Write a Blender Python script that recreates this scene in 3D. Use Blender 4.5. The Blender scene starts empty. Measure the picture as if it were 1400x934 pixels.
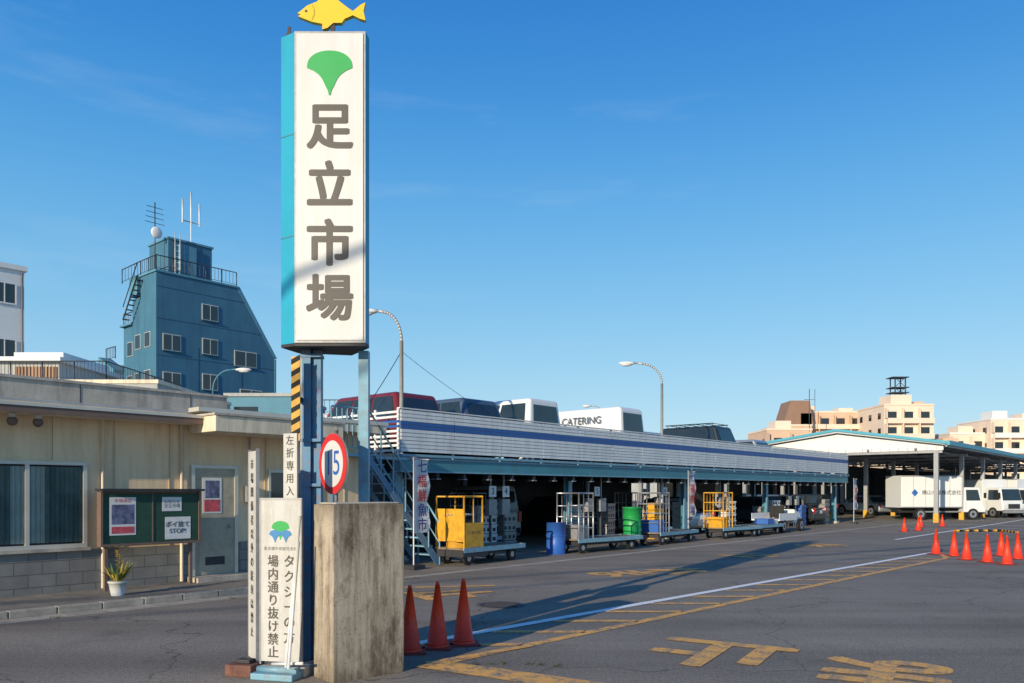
import bpy, bmesh, math, random
from mathutils import Vector, Matrix, Euler
random.seed(7)
scene=bpy.context.scene
COL=scene.collection
rad=math.radians
CA,SA=math.cos(rad(49)),math.sin(rad(49))
def RW(u,w): return (u*CA-w*SA, u*SA+w*CA)

# ------------------------------------------------------------ materials
MATS={}
def mat(name,col,rough=.6,metal=0.0,var=.12,scale=3.0,bump=0.0,bscale=40.0,streak=0.0,dirt=None,dirtamt=.0,spec=.5,fine=.0):
    if name in MATS: return MATS[name]
    m=bpy.data.materials.new(name); m.use_nodes=True
    nt=m.node_tree; N=nt.nodes; L=nt.links
    b=N['Principled BSDF']
    b.inputs['Roughness'].default_value=rough; b.inputs['Metallic'].default_value=metal
    try: b.inputs['Specular IOR Level'].default_value=spec
    except: pass
    tc=N.new('ShaderNodeTexCoord')
    n=N.new('ShaderNodeTexNoise'); n.inputs['Scale'].default_value=scale; n.inputs['Detail'].default_value=6
    n.inputs['Roughness'].default_value=.65
    L.new(tc.outputs['Object'],n.inputs['Vector'])
    r=N.new('ShaderNodeValToRGB')
    r.color_ramp.elements[0].position=.3; r.color_ramp.elements[1].position=.7
    d=tuple(max(0,c*(1-var)) for c in col[:3])+(1,); l=tuple(min(1,c*(1+var)) for c in col[:3])+(1,)
    r.color_ramp.elements[0].color=d; r.color_ramp.elements[1].color=l
    L.new(n.outputs['Fac'],r.inputs['Fac'])
    out=r.outputs['Color']
    if dirt is not None:
        mp=N.new('ShaderNodeMapping'); mp.inputs['Scale'].default_value=(1,1,.12 if streak else 1)
        L.new(tc.outputs['Object'],mp.inputs['Vector'])
        n2=N.new('ShaderNodeTexNoise'); n2.inputs['Scale'].default_value=streak if streak else scale*2.3; n2.inputs['Detail'].default_value=8
        n2.inputs['Roughness'].default_value=.7
        L.new(mp.outputs['Vector'],n2.inputs['Vector'])
        r2=N.new('ShaderNodeValToRGB'); r2.color_ramp.elements[0].position=.45; r2.color_ramp.elements[1].position=.72
        r2.color_ramp.elements[0].color=(0,0,0,1); r2.color_ramp.elements[1].color=(dirtamt,)*3+(1,)
        L.new(n2.outputs['Fac'],r2.inputs['Fac'])
        mx=N.new('ShaderNodeMixRGB'); L.new(r2.outputs['Color'],mx.inputs['Fac']); L.new(out,mx.inputs['Color1'])
        mx.inputs['Color2'].default_value=tuple(dirt)+(1,)
        out=mx.outputs['Color']
    if fine:
        n4=N.new('ShaderNodeTexNoise'); n4.inputs['Scale'].default_value=bscale*1.5; n4.inputs['Detail'].default_value=2
        L.new(tc.outputs['Object'],n4.inputs['Vector'])
        mr=N.new('ShaderNodeMapRange'); mr.inputs['From Min'].default_value=.3; mr.inputs['From Max'].default_value=.7
        mr.inputs['To Min'].default_value=1-fine; mr.inputs['To Max'].default_value=1+fine
        L.new(n4.outputs['Fac'],mr.inputs['Value'])
        mm=N.new('ShaderNodeVectorMath'); mm.operation='SCALE'
        L.new(out,mm.inputs[0]); L.new(mr.outputs['Result'],mm.inputs['Scale']); out=mm.outputs['Vector']
    L.new(out,b.inputs['Base Color'])
    if bump:
        n3=N.new('ShaderNodeTexNoise'); n3.inputs['Scale'].default_value=bscale; n3.inputs['Detail'].default_value=5
        L.new(tc.outputs['Object'],n3.inputs['Vector'])
        bp=N.new('ShaderNodeBump'); bp.inputs['Strength'].default_value=bump; bp.inputs['Distance'].default_value=.01
        L.new(n3.outputs['Fac'],bp.inputs['Height']); L.new(bp.outputs['Normal'],b.inputs['Normal'])
    MATS[name]=m; return m

def glass_mat():
    m=bpy.data.materials.new('window_glass'); m.use_nodes=True; nt=m.node_tree; N=nt.nodes; L=nt.links
    N.remove(N['Principled BSDF']); o=N['Material Output']
    t=N.new('ShaderNodeBsdfTransparent'); t.inputs['Color'].default_value=(.85,.90,.90,1)
    g=N.new('ShaderNodeBsdfGlossy'); g.inputs['Roughness'].default_value=.03
    f=N.new('ShaderNodeFresnel'); f.inputs['IOR'].default_value=1.2
    x=N.new('ShaderNodeMixShader'); L.new(f.outputs[0],x.inputs[0]); L.new(t.outputs[0],x.inputs[1]); L.new(g.outputs[0],x.inputs[2])
    L.new(x.outputs[0],o.inputs['Surface']); return m
GLASS=glass_mat()
DGLASS=mat('dark_glass',(.015,.02,.025),.06,var=.3,scale=.6,spec=.8)
CARGLASS=mat('vehicle_glass',(.02,.028,.035),.05,var=.3,scale=1.2,spec=.8)
WHITE=mat('white_paint',(.76,.75,.72),.45,var=.04,dirt=(.45,.42,.38),dirtamt=.35,scale=4)
SIGNW=mat('sign_face_white',(.66,.655,.64),.4,var=.03,scale=2,dirt=(.5,.47,.4),dirtamt=.4,streak=6)
BOARDW=mat('weathered_board_white',(.56,.55,.52),.6,var=.07,scale=3,dirt=(.30,.26,.2),dirtamt=.6,streak=7,fine=.05)
SLATW=mat('white_slat',(.74,.75,.74),.45,var=.06,scale=1.2,dirt=(.35,.36,.36),dirtamt=.5,streak=5)
SLATB=mat('blue_slat',(.02,.10,.34),.45,var=.1,scale=1.2)
CYAN=mat('sign_cyan',(.015,.34,.50),.5,var=.06,scale=2,dirt=(.02,.24,.36),dirtamt=.6,streak=5)
BLUEP=mat('blue_post_paint',(.07,.22,.38),.5,var=.15,scale=5,dirt=(.25,.13,.07),dirtamt=.7,bump=.2)
LBLUE=mat('light_blue_steel',(.18,.38,.49),.5,var=.15,scale=3,dirt=(.22,.14,.09),dirtamt=.6)
TEAL=mat('teal_beam',(.05,.23,.29),.5,var=.15,scale=1.5,dirt=(.15,.1,.07),dirtamt=.4)
DARK=mat('dark_steel',(.03,.03,.035),.6,var=.3)
BLACK=mat('black_rubber',(.015,.015,.015),.8,var=.2)
GREY=mat('grey_steel',(.32,.33,.34),.45,.3,var=.12,scale=5,dirt=(.18,.1,.06),dirtamt=.4)
GALV=mat('galvanised_pole',(.45,.45,.43),.45,.3,var=.1,scale=6)
INK=mat('sign_ink',(.075,.065,.055),.5,var=.1)
REDI=mat('sign_red',(.62,.03,.03),.45,var=.08)
GREEN=mat('logo_green',(.01,.36,.07),.45,var=.05)
YEL=mat('fish_yellow',(.82,.52,.005),.4,var=.06)
YELP=mat('machine_yellow',(.70,.36,.02),.5,var=.12,dirt=(.2,.1,.05),dirtamt=.6)
CONC2=mat('concrete_light',(.48,.425,.35),.85,var=.16,scale=3,bump=.3,bscale=50,streak=4,dirt=(.16,.14,.12),dirtamt=.65,fine=.1)
KERB=mat('kerb_concrete',(.40,.355,.29),.85,var=.25,scale=2.5,bump=.4,bscale=60,dirt=(.12,.11,.1),dirtamt=.6,fine=.15)
PAVE=mat('pavement_asphalt',(.22,.195,.16),.9,var=.25,scale=2.5,bump=.5,bscale=80,dirt=(.08,.075,.07),dirtamt=.6,fine=.25)
BEIGE=mat('beige_panel',(.84,.63,.39),.6,var=.06,scale=1.5,dirt=(.45,.31,.19),dirtamt=.6,streak=4)
CREAM=mat('cream_canopy',(.80,.68,.50),.65,var=.06,scale=2,dirt=(.28,.22,.16),dirtamt=.65,streak=6)
BROWN=mat('brown_fascia',(.17,.11,.085),.6,var=.15)
ALU=mat('aluminium_frame',(.62,.58,.50),.4,.3,var=.08)
DOORG=mat('grey_door_paint',(.42,.38,.28),.55,var=.08,scale=4,dirt=(.2,.17,.13),dirtamt=.5)
CURT=mat('curtain_cloth',(.18,.24,.23),.9,var=.25,scale=3)
CURW=mat('curtain_pale',(.66,.64,.58),.9,var=.1,scale=3)
CONE=mat('cone_red',(.84,.055,.014),.5,var=.12,scale=8,dirt=(.25,.03,.02),dirtamt=.5)
CONEB=mat('cone_base',(.22,.02,.015),.7,var=.3)
BLUEB=mat('tower_blue_wall',(.048,.16,.245),.7,var=.12,scale=.5,dirt=(.03,.09,.15),dirtamt=.6,streak=1.2)
BLUEL=mat('tower_blue_trim',(.09,.25,.34),.7,var=.1,scale=1)
PALE=mat('pale_blue_wall',(.68,.70,.70),.7,var=.05,scale=.5)
TAN=mat('tan_apartment',(.62,.43,.30),.8,var=.08,scale=.2)
TANL=mat('cream_apartment',(.76,.62,.49),.8,var=.06,scale=.2)
TAND=mat('brown_apartment',(.27,.16,.11),.8,var=.1,scale=.3)
GREYW=mat('grey_wall',(.42,.43,.42),.8,var=.1,scale=.4,dirt=(.2,.2,.19),dirtamt=.5,streak=2)
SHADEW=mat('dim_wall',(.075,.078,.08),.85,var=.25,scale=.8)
TERRA=mat('plant_pot',(.6,.6,.57),.6,var=.1)
LEAF=mat('plant_leaf',(.09,.16,.03),.6,var=.5,scale=9)
LEAFY=mat('yellow_leaf',(.45,.32,.05),.6,var=.4,scale=9)
WEED=mat('weed_green',(.07,.085,.03),.8,var=.5,scale=12)
CASE=mat('board_felt',(.02,.07,.045),.8,var=.2,scale=8)
PAPER=mat('paper',(.70,.70,.68),.7,var=.04)
PAPB=mat('poster_photo',(.12,.13,.22),.5,var=.9,scale=9)
PAPR=mat('poster_red',(.55,.08,.10),.5,var=.5,scale=14)
BARG=mat('barrel_green',(.02,.33,.08),.45,var=.15)
BARB=mat('barrel_blue',(.03,.12,.42),.45,var=.15)
WOOD=mat('bed_wood',(.24,.17,.11),.8,var=.3,scale=6)
RUST=mat('rusty_base',(.16,.07,.05),.8,var=.4,scale=10)
ROOFS=mat('roof_sheet',(.50,.54,.56),.5,var=.06)
TRIMC=mat('hall_trim_blue',(.06,.34,.45),.5,var=.08)
RAILD=mat('dark_railing',(.04,.05,.06),.5)
TLAMP=mat('tail_lamp',(.45,.02,.02),.2,var=.1)
HLAMP=mat('head_lamp',(.7,.72,.72),.1,var=.05)
SILV=mat('paint_silver',(.42,.44,.46),.3,.6,var=.03)
MAROON=mat('paint_maroon',(.20,.03,.035),.25,.2,var=.05)
SLATE=mat('paint_slate',(.09,.13,.18),.25,.3,var=.05)
CHAR=mat('paint_charcoal',(.03,.04,.05),.25,.3,var=.05)
CARW=mat('paint_white',(.74,.75,.74),.28,var=.03,scale=2)
CARW_DIM=mat('paint_white_dimmed',(.38,.39,.40),.3,var=.04,scale=2)  # white van paint, greyed to carry the shade deep under the deck
HUB=mat('hub_metal',(.45,.45,.46),.35,.7,var=.1)
TAR=mat('tar_patch',(.10,.095,.088),.8,var=.2,scale=3,bump=.5,bscale=90,fine=.25)

def pillar_mat():
    m=bpy.data.materials.new('weathered_concrete'); m.use_nodes=True; nt=m.node_tree; N=nt.nodes; L=nt.links
    b=N['Principled BSDF']; b.inputs['Roughness'].default_value=.85
    tc=N.new('ShaderNodeTexCoord')
    def noise(s,d=6,r=.6,sz=1.0):
        mp=N.new('ShaderNodeMapping'); mp.inputs['Scale'].default_value=(1,1,sz); L.new(tc.outputs['Object'],mp.inputs['Vector'])
        n=N.new('ShaderNodeTexNoise'); n.inputs['Scale'].default_value=s; n.inputs['Detail'].default_value=d; n.inputs['Roughness'].default_value=r
        L.new(mp.outputs[0],n.inputs['Vector']); return n.outputs['Fac']
    def ramp(s,p0,p1,c0,c1):
        r=N.new('ShaderNodeValToRGB'); r.color_ramp.elements[0].position=p0; r.color_ramp.elements[1].position=p1
        r.color_ramp.elements[0].color=c0+(1,); r.color_ramp.elements[1].color=c1+(1,); L.new(s,r.inputs['Fac']); return r.outputs['Color']
    def mul(a,c):
        x=N.new('ShaderNodeMixRGB'); x.blend_type='MULTIPLY'; x.inputs['Fac'].default_value=1; L.new(a,x.inputs['Color1']); L.new(c,x.inputs['Color2']); return x.outputs['Color']
    c=ramp(noise(2.2,5),.3,.7,(.38,.315,.235),(.52,.445,.345))
    c=mul(c,ramp(noise(11,8,.7,.09),.44,.64,(1,1,1),(.45,.43,.40)))
    c=mul(c,ramp(noise(3.4,8,.75,.45),.48,.62,(1,1,1),(.40,.37,.34)))
    c=mul(c,ramp(noise(150,2,.6),.3,.7,(.86,.86,.86),(1.12,1.12,1.12)))
    c=mul(c,ramp(noise(38,4,.7),.60,.67,(1,1,1),(.5,.48,.45)))
    sp=N.new('ShaderNodeSeparateXYZ'); L.new(tc.outputs['Object'],sp.inputs[0])
    ad=N.new('ShaderNodeMath'); ad.operation='ADD'; L.new(sp.outputs['Z'],ad.inputs[0])
    sc=N.new('ShaderNodeMath'); sc.operation='MULTIPLY'; L.new(noise(5,6),sc.inputs[0]); sc.inputs[1].default_value=.35; L.new(sc.outputs[0],ad.inputs[1])
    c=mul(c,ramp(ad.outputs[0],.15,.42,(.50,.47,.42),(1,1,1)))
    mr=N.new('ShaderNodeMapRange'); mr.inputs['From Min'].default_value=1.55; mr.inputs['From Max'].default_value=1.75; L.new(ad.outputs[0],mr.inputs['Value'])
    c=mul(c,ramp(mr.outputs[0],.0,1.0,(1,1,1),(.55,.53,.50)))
    L.new(c,b.inputs['Base Color'])
    bp=N.new('ShaderNodeBump'); bp.inputs['Strength'].default_value=.4; bp.inputs['Distance'].default_value=.005
    L.new(noise(45,5,.65),bp.inputs['Height']); L.new(bp.outputs['Normal'],b.inputs['Normal']); return m
CONC=pillar_mat()

def asphalt():
    m=bpy.data.materials.new('asphalt'); m.use_nodes=True; nt=m.node_tree; N=nt.nodes; L=nt.links
    b=N['Principled BSDF']; b.inputs['Roughness'].default_value=.9
    b.inputs['Specular IOR Level'].default_value=.3
    tc=N.new('ShaderNodeTexCoord')
    def noise(s,d=6,r=.6):
        n=N.new('ShaderNodeTexNoise'); n.inputs['Scale'].default_value=s; n.inputs['Detail'].default_value=d; n.inputs['Roughness'].default_value=r
        L.new(tc.outputs['Object'],n.inputs['Vector']); return n.outputs['Fac']
    def ramp(s,p0,p1,c0,c1):
        r=N.new('ShaderNodeValToRGB'); r.color_ramp.elements[0].position=p0; r.color_ramp.elements[1].position=p1
        r.color_ramp.elements[0].color=c0+(1,); r.color_ramp.elements[1].color=c1+(1,); L.new(s,r.inputs['Fac']); return r.outputs['Color']
    def mul(a,c,f=1):
        x=N.new('ShaderNodeMixRGB'); x.blend_type='MULTIPLY'; x.inputs['Fac'].default_value=f; L.new(a,x.inputs['Color1']); L.new(c,x.inputs['Color2']); return x.outputs['Color']
    base=ramp(noise(.35),.3,.7,(.185,.162,.134),(.245,.218,.184))
    sp=ramp(noise(80,3,.8),.35,.68,(.3,.3,.3),(2.05,1.98,1.86))
    c=mul(base,sp)
    sp2=ramp(noise(22,4,.7),.35,.65,(.80,.80,.80),(1.20,1.20,1.20)); c=mul(c,sp2)
    st=ramp(noise(.9,8,.7),.54,.72,(1,1,1),(.72,.72,.73)); c=mul(c,st)
    mp2=N.new('ShaderNodeMapping'); mp2.inputs['Rotation'].default_value=(0,0,rad(-49)); mp2.inputs['Scale'].default_value=(.04,.9,1)
    L.new(tc.outputs['Object'],mp2.inputs['Vector'])
    nb2=N.new('ShaderNodeTexNoise'); nb2.inputs['Scale'].default_value=1.2; nb2.inputs['Detail'].default_value=5; L.new(mp2.outputs[0],nb2.inputs['Vector'])
    c=mul(c,ramp(nb2.outputs['Fac'],.35,.65,(.82,.82,.82),(1.14,1.14,1.14)))
    v=N.new('ShaderNodeTexVoronoi'); v.feature='DISTANCE_TO_EDGE'; v.inputs['Scale'].default_value=.22
    mp=N.new('ShaderNodeVectorMath'); mp.operation='ADD'
    nn=N.new('ShaderNodeTexNoise'); nn.inputs['Scale'].default_value=1.3; nn.inputs['Detail'].default_value=6
    L.new(tc.outputs['Object'],nn.inputs['Vector']); L.new(tc.outputs['Object'],mp.inputs[0]); L.new(nn.outputs['Color'],mp.inputs[1]); L.new(mp.outputs[0],v.inputs['Vector'])
    ck=ramp(v.outputs['Distance'],.0,.004,(.5,.5,.5),(1,1,1)); c=mul(c,ck)
    L.new(c,b.inputs['Base Color'])
    bp=N.new('ShaderNodeBump'); bp.inputs['Strength'].default_value=.6; bp.inputs['Distance'].default_value=.006
    L.new(noise(120,3,.7),bp.inputs['Height']); L.new(bp.outputs['Normal'],b.inputs['Normal'])
    return m
ASPH=asphalt()
def wornpaint(name,col,lo=.42,hi=.56,under=(.20,.178,.15)):
    m=bpy.data.materials.new(name); m.use_nodes=True; nt=m.node_tree; N=nt.nodes; L=nt.links
    b=N['Principled BSDF']; b.inputs['Roughness'].default_value=.75
    tc=N.new('ShaderNodeTexCoord')
    n=N.new('ShaderNodeTexNoise'); n.inputs['Scale'].default_value=6; n.inputs['Detail'].default_value=10; n.inputs['Roughness'].default_value=.8
    L.new(tc.outputs['Object'],n.inputs['Vector'])
    r=N.new('ShaderNodeValToRGB'); r.color_ramp.elements[0].position=lo; r.color_ramp.elements[1].position=hi
    r.color_ramp.elements[0].color=under+(1,); r.color_ramp.elements[1].color=col+(1,)
    L.new(n.outputs['Fac'],r.inputs['Fac']); L.new(r.outputs['Color'],b.inputs['Base Color']); return m
YPAINT=wornpaint('worn_yellow_paint',(.86,.43,.09),.40,.53)
WPAINT=wornpaint('worn_white_paint',(.86,.84,.80),.30,.44)

def blockmat(name,c1,c2,mortar,sx,bw,bh):
    m=bpy.data.materials.new(name); m.use_nodes=True; nt=m.node_tree; N=nt.nodes; L=nt.links
    b=N['Principled BSDF']; b.inputs['Roughness'].default_value=.9
    tc=N.new('ShaderNodeTexCoord'); sep=N.new('ShaderNodeSeparateXYZ'); cmb=N.new('ShaderNodeCombineXYZ')
    L.new(tc.outputs['Object'],sep.inputs[0]); L.new(sep.outputs['X'],cmb.inputs['X']); L.new(sep.outputs['Z'],cmb.inputs['Y'])
    br=N.new('ShaderNodeTexBrick'); br.inputs['Scale'].default_value=1; br.inputs['Brick Width'].default_value=bw; br.inputs['Row Height'].default_value=bh
    br.inputs['Mortar Size'].default_value=.006; br.inputs['Color1'].default_value=c1+(1,); br.inputs['Color2'].default_value=c2+(1,); br.inputs['Mortar'].default_value=mortar+(1,)
    L.new(cmb.outputs[0],br.inputs['Vector'])
    n=N.new('ShaderNodeTexNoise'); n.inputs['Scale'].default_value=4; n.inputs['Detail'].default_value=7; L.new(tc.outputs['Object'],n.inputs['Vector'])
    r=N.new('ShaderNodeValToRGB'); r.color_ramp.elements[0].color=(.6,.6,.6,1); r.color_ramp.elements[1].color=(1.2,1.2,1.2,1); L.new(n.outputs['Fac'],r.inputs['Fac'])
    x=N.new('ShaderNodeMixRGB'); x.blend_type='MULTIPLY'; x.inputs['Fac'].default_value=1; L.new(br.outputs['Color'],x.inputs['Color1']); L.new(r.outputs['Color'],x.inputs['Color2'])
    L.new(x.outputs['Color'],b.inputs['Base Color'])
    bp=N.new('ShaderNodeBump'); bp.invert=True; bp.inputs['Strength'].default_value=.8; bp.inputs['Distance'].default_value=.01
    L.new(br.outputs['Fac'],bp.inputs['Height']); L.new(bp.outputs['Normal'],b.inputs['Normal']); return m
BLOCK=blockmat('concrete_block',(.27,.26,.24),(.22,.21,.20),(.12,.12,.12),1,.40,.20)

# ------------------------------------------------------------ builder
class Obj:
    def __init__(s,name,loc=(0,0,0),yaw=0.0):
        s.name=name; s.loc=Vector(loc); s.yaw=yaw; s.parts={}; s.mats={}; s.bev={}; s.smooth=set(); s.texts=[]
    def bm(s,p,m):
        if p not in s.parts: s.parts[p]=bmesh.new(); s.mats[p]=[]
        if m not in s.mats[p]: s.mats[p].append(m)
        return s.parts[p], s.mats[p].index(m)
    def poly(s,p,m,vs):
        b,i=s.bm(p,m); f=b.faces.new([b.verts.new(v) for v in vs]); f.material_index=i; return f
    def box(s,p,m,x0,x1,y0,y1,z0,z1):
        b,i=s.bm(p,m)
        v=[b.verts.new(q) for q in ((x0,y0,z0),(x1,y0,z0),(x1,y1,z0),(x0,y1,z0),(x0,y0,z1),(x1,y0,z1),(x1,y1,z1),(x0,y1,z1))]
        for q in ((0,3,2,1),(4,5,6,7),(0,1,5,4),(1,2,6,5),(2,3,7,6),(3,0,4,7)):
            f=b.faces.new([v[k] for k in q]); f.material_index=i
    def hexa(s,p,m,lo,hi):
        b,i=s.bm(p,m); v=[b.verts.new(q) for q in list(lo)+list(hi)]
        for q in ((0,3,2,1),(4,5,6,7),(0,1,5,4),(1,2,6,5),(2,3,7,6),(3,0,4,7)):
            f=b.faces.new([v[k] for k in q]); f.material_index=i
    def cyl(s,p,m,a,c,r0,r1=None,seg=14,caps=True):
        if r1 is None: r1=r0
        b,i=s.bm(p,m); a=Vector(a); c=Vector(c); d=(c-a).normalized()
        t=Vector((0,0,1)) if abs(d.z)<.9 else Vector((1,0,0))
        e1=d.cross(t).normalized(); e2=d.cross(e1)
        A=[];B=[]
        for k in range(seg):
            an=2*math.pi*k/seg; o=e1*math.cos(an)+e2*math.sin(an)
            A.append(b.verts.new(a+o*r0)); B.append(b.verts.new(c+o*r1))
        for k in range(seg):
            f=b.faces.new((A[k],A[(k+1)%seg],B[(k+1)%seg],B[k])); f.material_index=i; f.smooth=True
        if caps:
            for ring in (A,B[::-1]):
                f=b.faces.new(ring); f.material_index=i
    def tube(s,p,m,pts,r,seg=8):
        for a,c in zip(pts,pts[1:]): s.cyl(p,m,a,c,r,r,seg)
    def prism(s,p,m,pl,axis,d0,d1):
        def v3(q,d):
            return {'y':(q[0],d,q[1]),'x':(d,q[0],q[1]),'z':(q[0],q[1],d)}[axis]
        b,i=s.bm(p,m); A=[b.verts.new(v3(q,d0)) for q in pl]; B=[b.verts.new(v3(q,d1)) for q in pl]; n=len(pl)
        fs=[b.faces.new(A),b.faces.new(B[::-1])]+[b.faces.new((A[k],B[k],B[(k+1)%n],A[(k+1)%n])) for k in range(n)]
        for f in fs: f.material_index=i
        bmesh.ops.recalc_face_normals(b,faces=fs)
    def sph(s,p,m,c,r,sc=(1,1,1),seg=16):
        b,i=s.bm(p,m); M=Matrix.Translation(c)@Matrix.Diagonal((sc[0]*r,sc[1]*r,sc[2]*r,1))
        g=bmesh.ops.create_uvsphere(b,u_segments=seg,v_segments=seg//2,radius=1,matrix=M)
        for v in g['verts']:
            for f in v.link_faces: f.material_index=i; f.smooth=True
    def text(s,p,t,loc,size,m,rot=(90,0,0),off=0,ext=.0,al='CENTER',ls=1.0,sx=1):
        if off<=0: s.texts.append((p,t,loc,size,m,rot,al,ls,sx)); return
        # bold: the same outline laid down several times, each a hair in front of the last
        R=Euler(tuple(rad(a) for a in rot)).to_matrix()
        for k,(dx,dy) in enumerate(((0,0),(-1,-.6),(1,-.6),(-1,.6),(1,.6),(0,-1),(0,1))):
            q=Vector(loc)+R@Vector((dx*off,dy*off,.0004*k))
            s.texts.append((p,t,tuple(q),size,m,rot,al,ls,sx))
    def rail(s,p,m,pts,h,sp=.12,r=.012,pr=.02,psp=1.2,bars='v'):
        for a,c in zip(pts,pts[1:]):
            a=Vector(a);c=Vector(c);Ln=(c-a).length; H=Vector((0,0,h))
            s.cyl(p,m,a+H,c+H,pr,seg=6); s.cyl(p,m,a+H*.12,c+H*.12,r,seg=6)
            n=max(1,int(Ln/psp))
            for k in range(n+1):
                q=a+(c-a)*k/n; s.cyl(p,m,q,q+H,pr,seg=6)
            n=int(Ln/sp)
            for k in range(1,n):
                q=a+(c-a)*k/n; s.cyl(p,m,q+H*.12,q+H,r,seg=4,caps=False)
    def done(s):
        single=(len(s.parts)==1 and not s.texts)
        par=None
        if not single:
            par=bpy.data.objects.new(s.name,None); par.empty_display_size=.3; COL.objects.link(par)
            par.location=s.loc; par.rotation_euler=(0,0,rad(s.yaw))
        for p,b in s.parts.items():
            nm=s.name if single else p
            me=bpy.data.meshes.new(nm); bmesh.ops.recalc_face_normals(b,faces=b.faces[:]) if p in s.bev else None
            b.to_mesh(me); b.free()
            for m in s.mats[p]: me.materials.append(m)
            o=bpy.data.objects.new(nm,me); COL.objects.link(o)
            if single: o.location=s.loc; o.rotation_euler=(0,0,rad(s.yaw)); par=o
            else: o.parent=par
            if p in s.bev:
                md=o.modifiers.new('bevel','BEVEL'); md.width=s.bev[p]; md.segments=3; md.limit_method='ANGLE'; md.angle_limit=rad(30)
        for (p,t,loc,size,m,rot,al,ls,sx) in s.texts:
            c=bpy.data.curves.new(p,'FONT'); c.body=t; c.size=size; c.align_x=al; c.align_y='CENTER'; c.space_line=ls
            c.materials.append(m)
            o=bpy.data.objects.new(p,c); COL.objects.link(o); o.parent=par; o.location=loc; o.rotation_euler=tuple(rad(a) for a in rot); o.scale=(sx,1,1)
        return par
def ro(name,u,w,z=0,yaw=0):
    X,Y=RW(u,w); return Obj(name,(X,Y,z),49+yaw)

# ------------------------------------------------------------ ground
g=Obj('ground'); g.poly('ground',ASPH,[(-500,-300,0),(700,-300,0),(700,900,0),(-500,900,0)]); g.done()
p=ro('pavement',0,0)
p.box('slab',PAVE,-30,10.3,12.16,13.78,0,.085)
p.done()
k=ro('kerb',0,0)
for i in range(67):
    a=-30+i*.6
    k.box('kerb_stones',KERB,a+.006,a+.594,12.0,12.157,0,.10)
k.bev['kerb_stones']=.012
k.done()
k=ro('road_gutter',0,0)
for i in range(150):
    a=-30+i*.6
    k.box('gutter',KERB,a+.004,a+.596,11.62 if a<10 else 11.8,11.995,-.05,.006)
k.done()
def toRW(X,Y): return (X*CA+Y*SA,-X*SA+Y*CA)
# road markings
mk=ro('road_marking',0,0)
def line(p,m,a,b,wd,z=.007):
    a=Vector(a);b=Vector(b);d=(b-a).normalized();n=Vector((-d.y,d.x))*wd/2
    q=[a-n,b-n,b+n,a+n]
    mk.poly(p,m,[(v.x,v.y,z) for v in q])
line('white_line',WPAINT,(5.2,6.68),(24.5,5.70),.15)
line('yellow_edge',YPAINT,(5.3,5.70),(22.6,4.95),.15,.006)
for i in range(15):
    uw=6.0+i*1.12; w0=6.68-(uw-5.2)/19.3*.98-.09
    ue=uw+.656/.755*(w0-5.45); we=5.70-(ue-5.3)/17.3*.75+.075
    ue=uw+.656/.755*(w0-we)
    if ue>22.5: break
    line('yellow_hatch',YPAINT,(uw,w0),(ue,we),.15,.006)
line('yellow_edge',YPAINT,(22.6,4.95),(24.6,5.6),.15,.0075)
line('yellow_band',YPAINT,toRW(-.85,7.85),toRW(1.6,6.35),.36,.0085)
line('yellow_band',YPAINT,toRW(-.83,7.85),toRW(.2,8.75),.12,.010)
line('white_line',WPAINT,(30,8.2),(60,8.2),.14)
line('white_line',WPAINT,(27,1.5),(70,3.5),.14)
line('white_line',WPAINT,(46,10),(46,3),.14,.0085)
line('yellow_edge',YPAINT,toRW(-2.0,14.0),toRW(-.3,14.35),.16)
def rtext(t,X,Y,size,rz,sx=1,off=.05):
    q=toRW(X,Y); mk.text('road_letter',t,(q[0],q[1],.007),size,YPAINT,rot=(0,0,rz-49),off=off,sx=sx)
rtext('止',2.2,8.45,1.5,150,1)
rtext('ま',3.55,7.5,1.5,150,1)
rtext('止',-1.1,13.1,1.5,-60,.8)
rtext('ま',2.2,16.4,1.6,-60,.8); rtext('れ',3.5,16.9,1.6,-60,.8)
rtext('止',6.3,21.0,1.7,-60,.8); rtext('ま',9.6,25,1.9,-60,.8)
mk.done()
mh=Obj('manhole_cover',(-.17,11.9,0)); mh.cyl('rim',TAR,(0,0,-.02),(0,0,.008),.36,seg=32); mh.cyl('lid',DARK,(0,0,-.01),(0,0,.013),.31,seg=32)
for i in range(-3,4): mh.box('ribs',DARK,-.24,.24,i*.07-.012,i*.07+.012,.013,.018)
mh.done()

# ------------------------------------------------------------ market sign tower
s=Obj('market_sign_tower',(-1.78,7.8,0))
ZB,ZT=3.155,6.20
fp=[(-.51,.10),(-.347,0),(.347,0),(.36,.12),(.10,.55),(-.42,.42)]
s.prism('casing',CYAN,fp,'z',ZB,ZT)
s.box('face_frame',GREY,-.347,.347,-.012,.0,ZB,ZT)
s.box('face_panel',SIGNW,-.325,.325,-.022,-.0125,ZB+.025,ZT-.025)
s.prism('soffit',DARK,[(q[0]*1.0,q[1]) for q in fp],'z',ZB-.03,ZB-.001)
for z in (4.2,5.2):
    s.prism('casing_seams',TEAL,[(-.513,.097),(-.347,-.003),(-.347,.01),(-.51,.112)],'z',z,z+.012)
pl=[]
for a in range(0,181,9):
    t=rad(a); x=.222*math.cos(t); z=.17*math.sin(t)**.8 if a not in(0,180) else 0
    pl.append((x,z))
for t in (.15,.3,.45,.6,.75,.9):
    pl.append((-.222*(1-t)*(1-.35*math.sin(math.pi*t)), -.245*t**1.15))
pl.append((-.008,-.265)); pl.append((.008,-.265))
for t in (.9,.75,.6,.45,.3,.15):
    pl.append((.222*(1-t)*(1-.35*math.sin(math.pi*t)), -.245*t**1.15))
s.prism('ginkgo_logo',GREEN,[(x,z+5.835) for x,z in pl],'y',-.027,-.0225)
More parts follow.
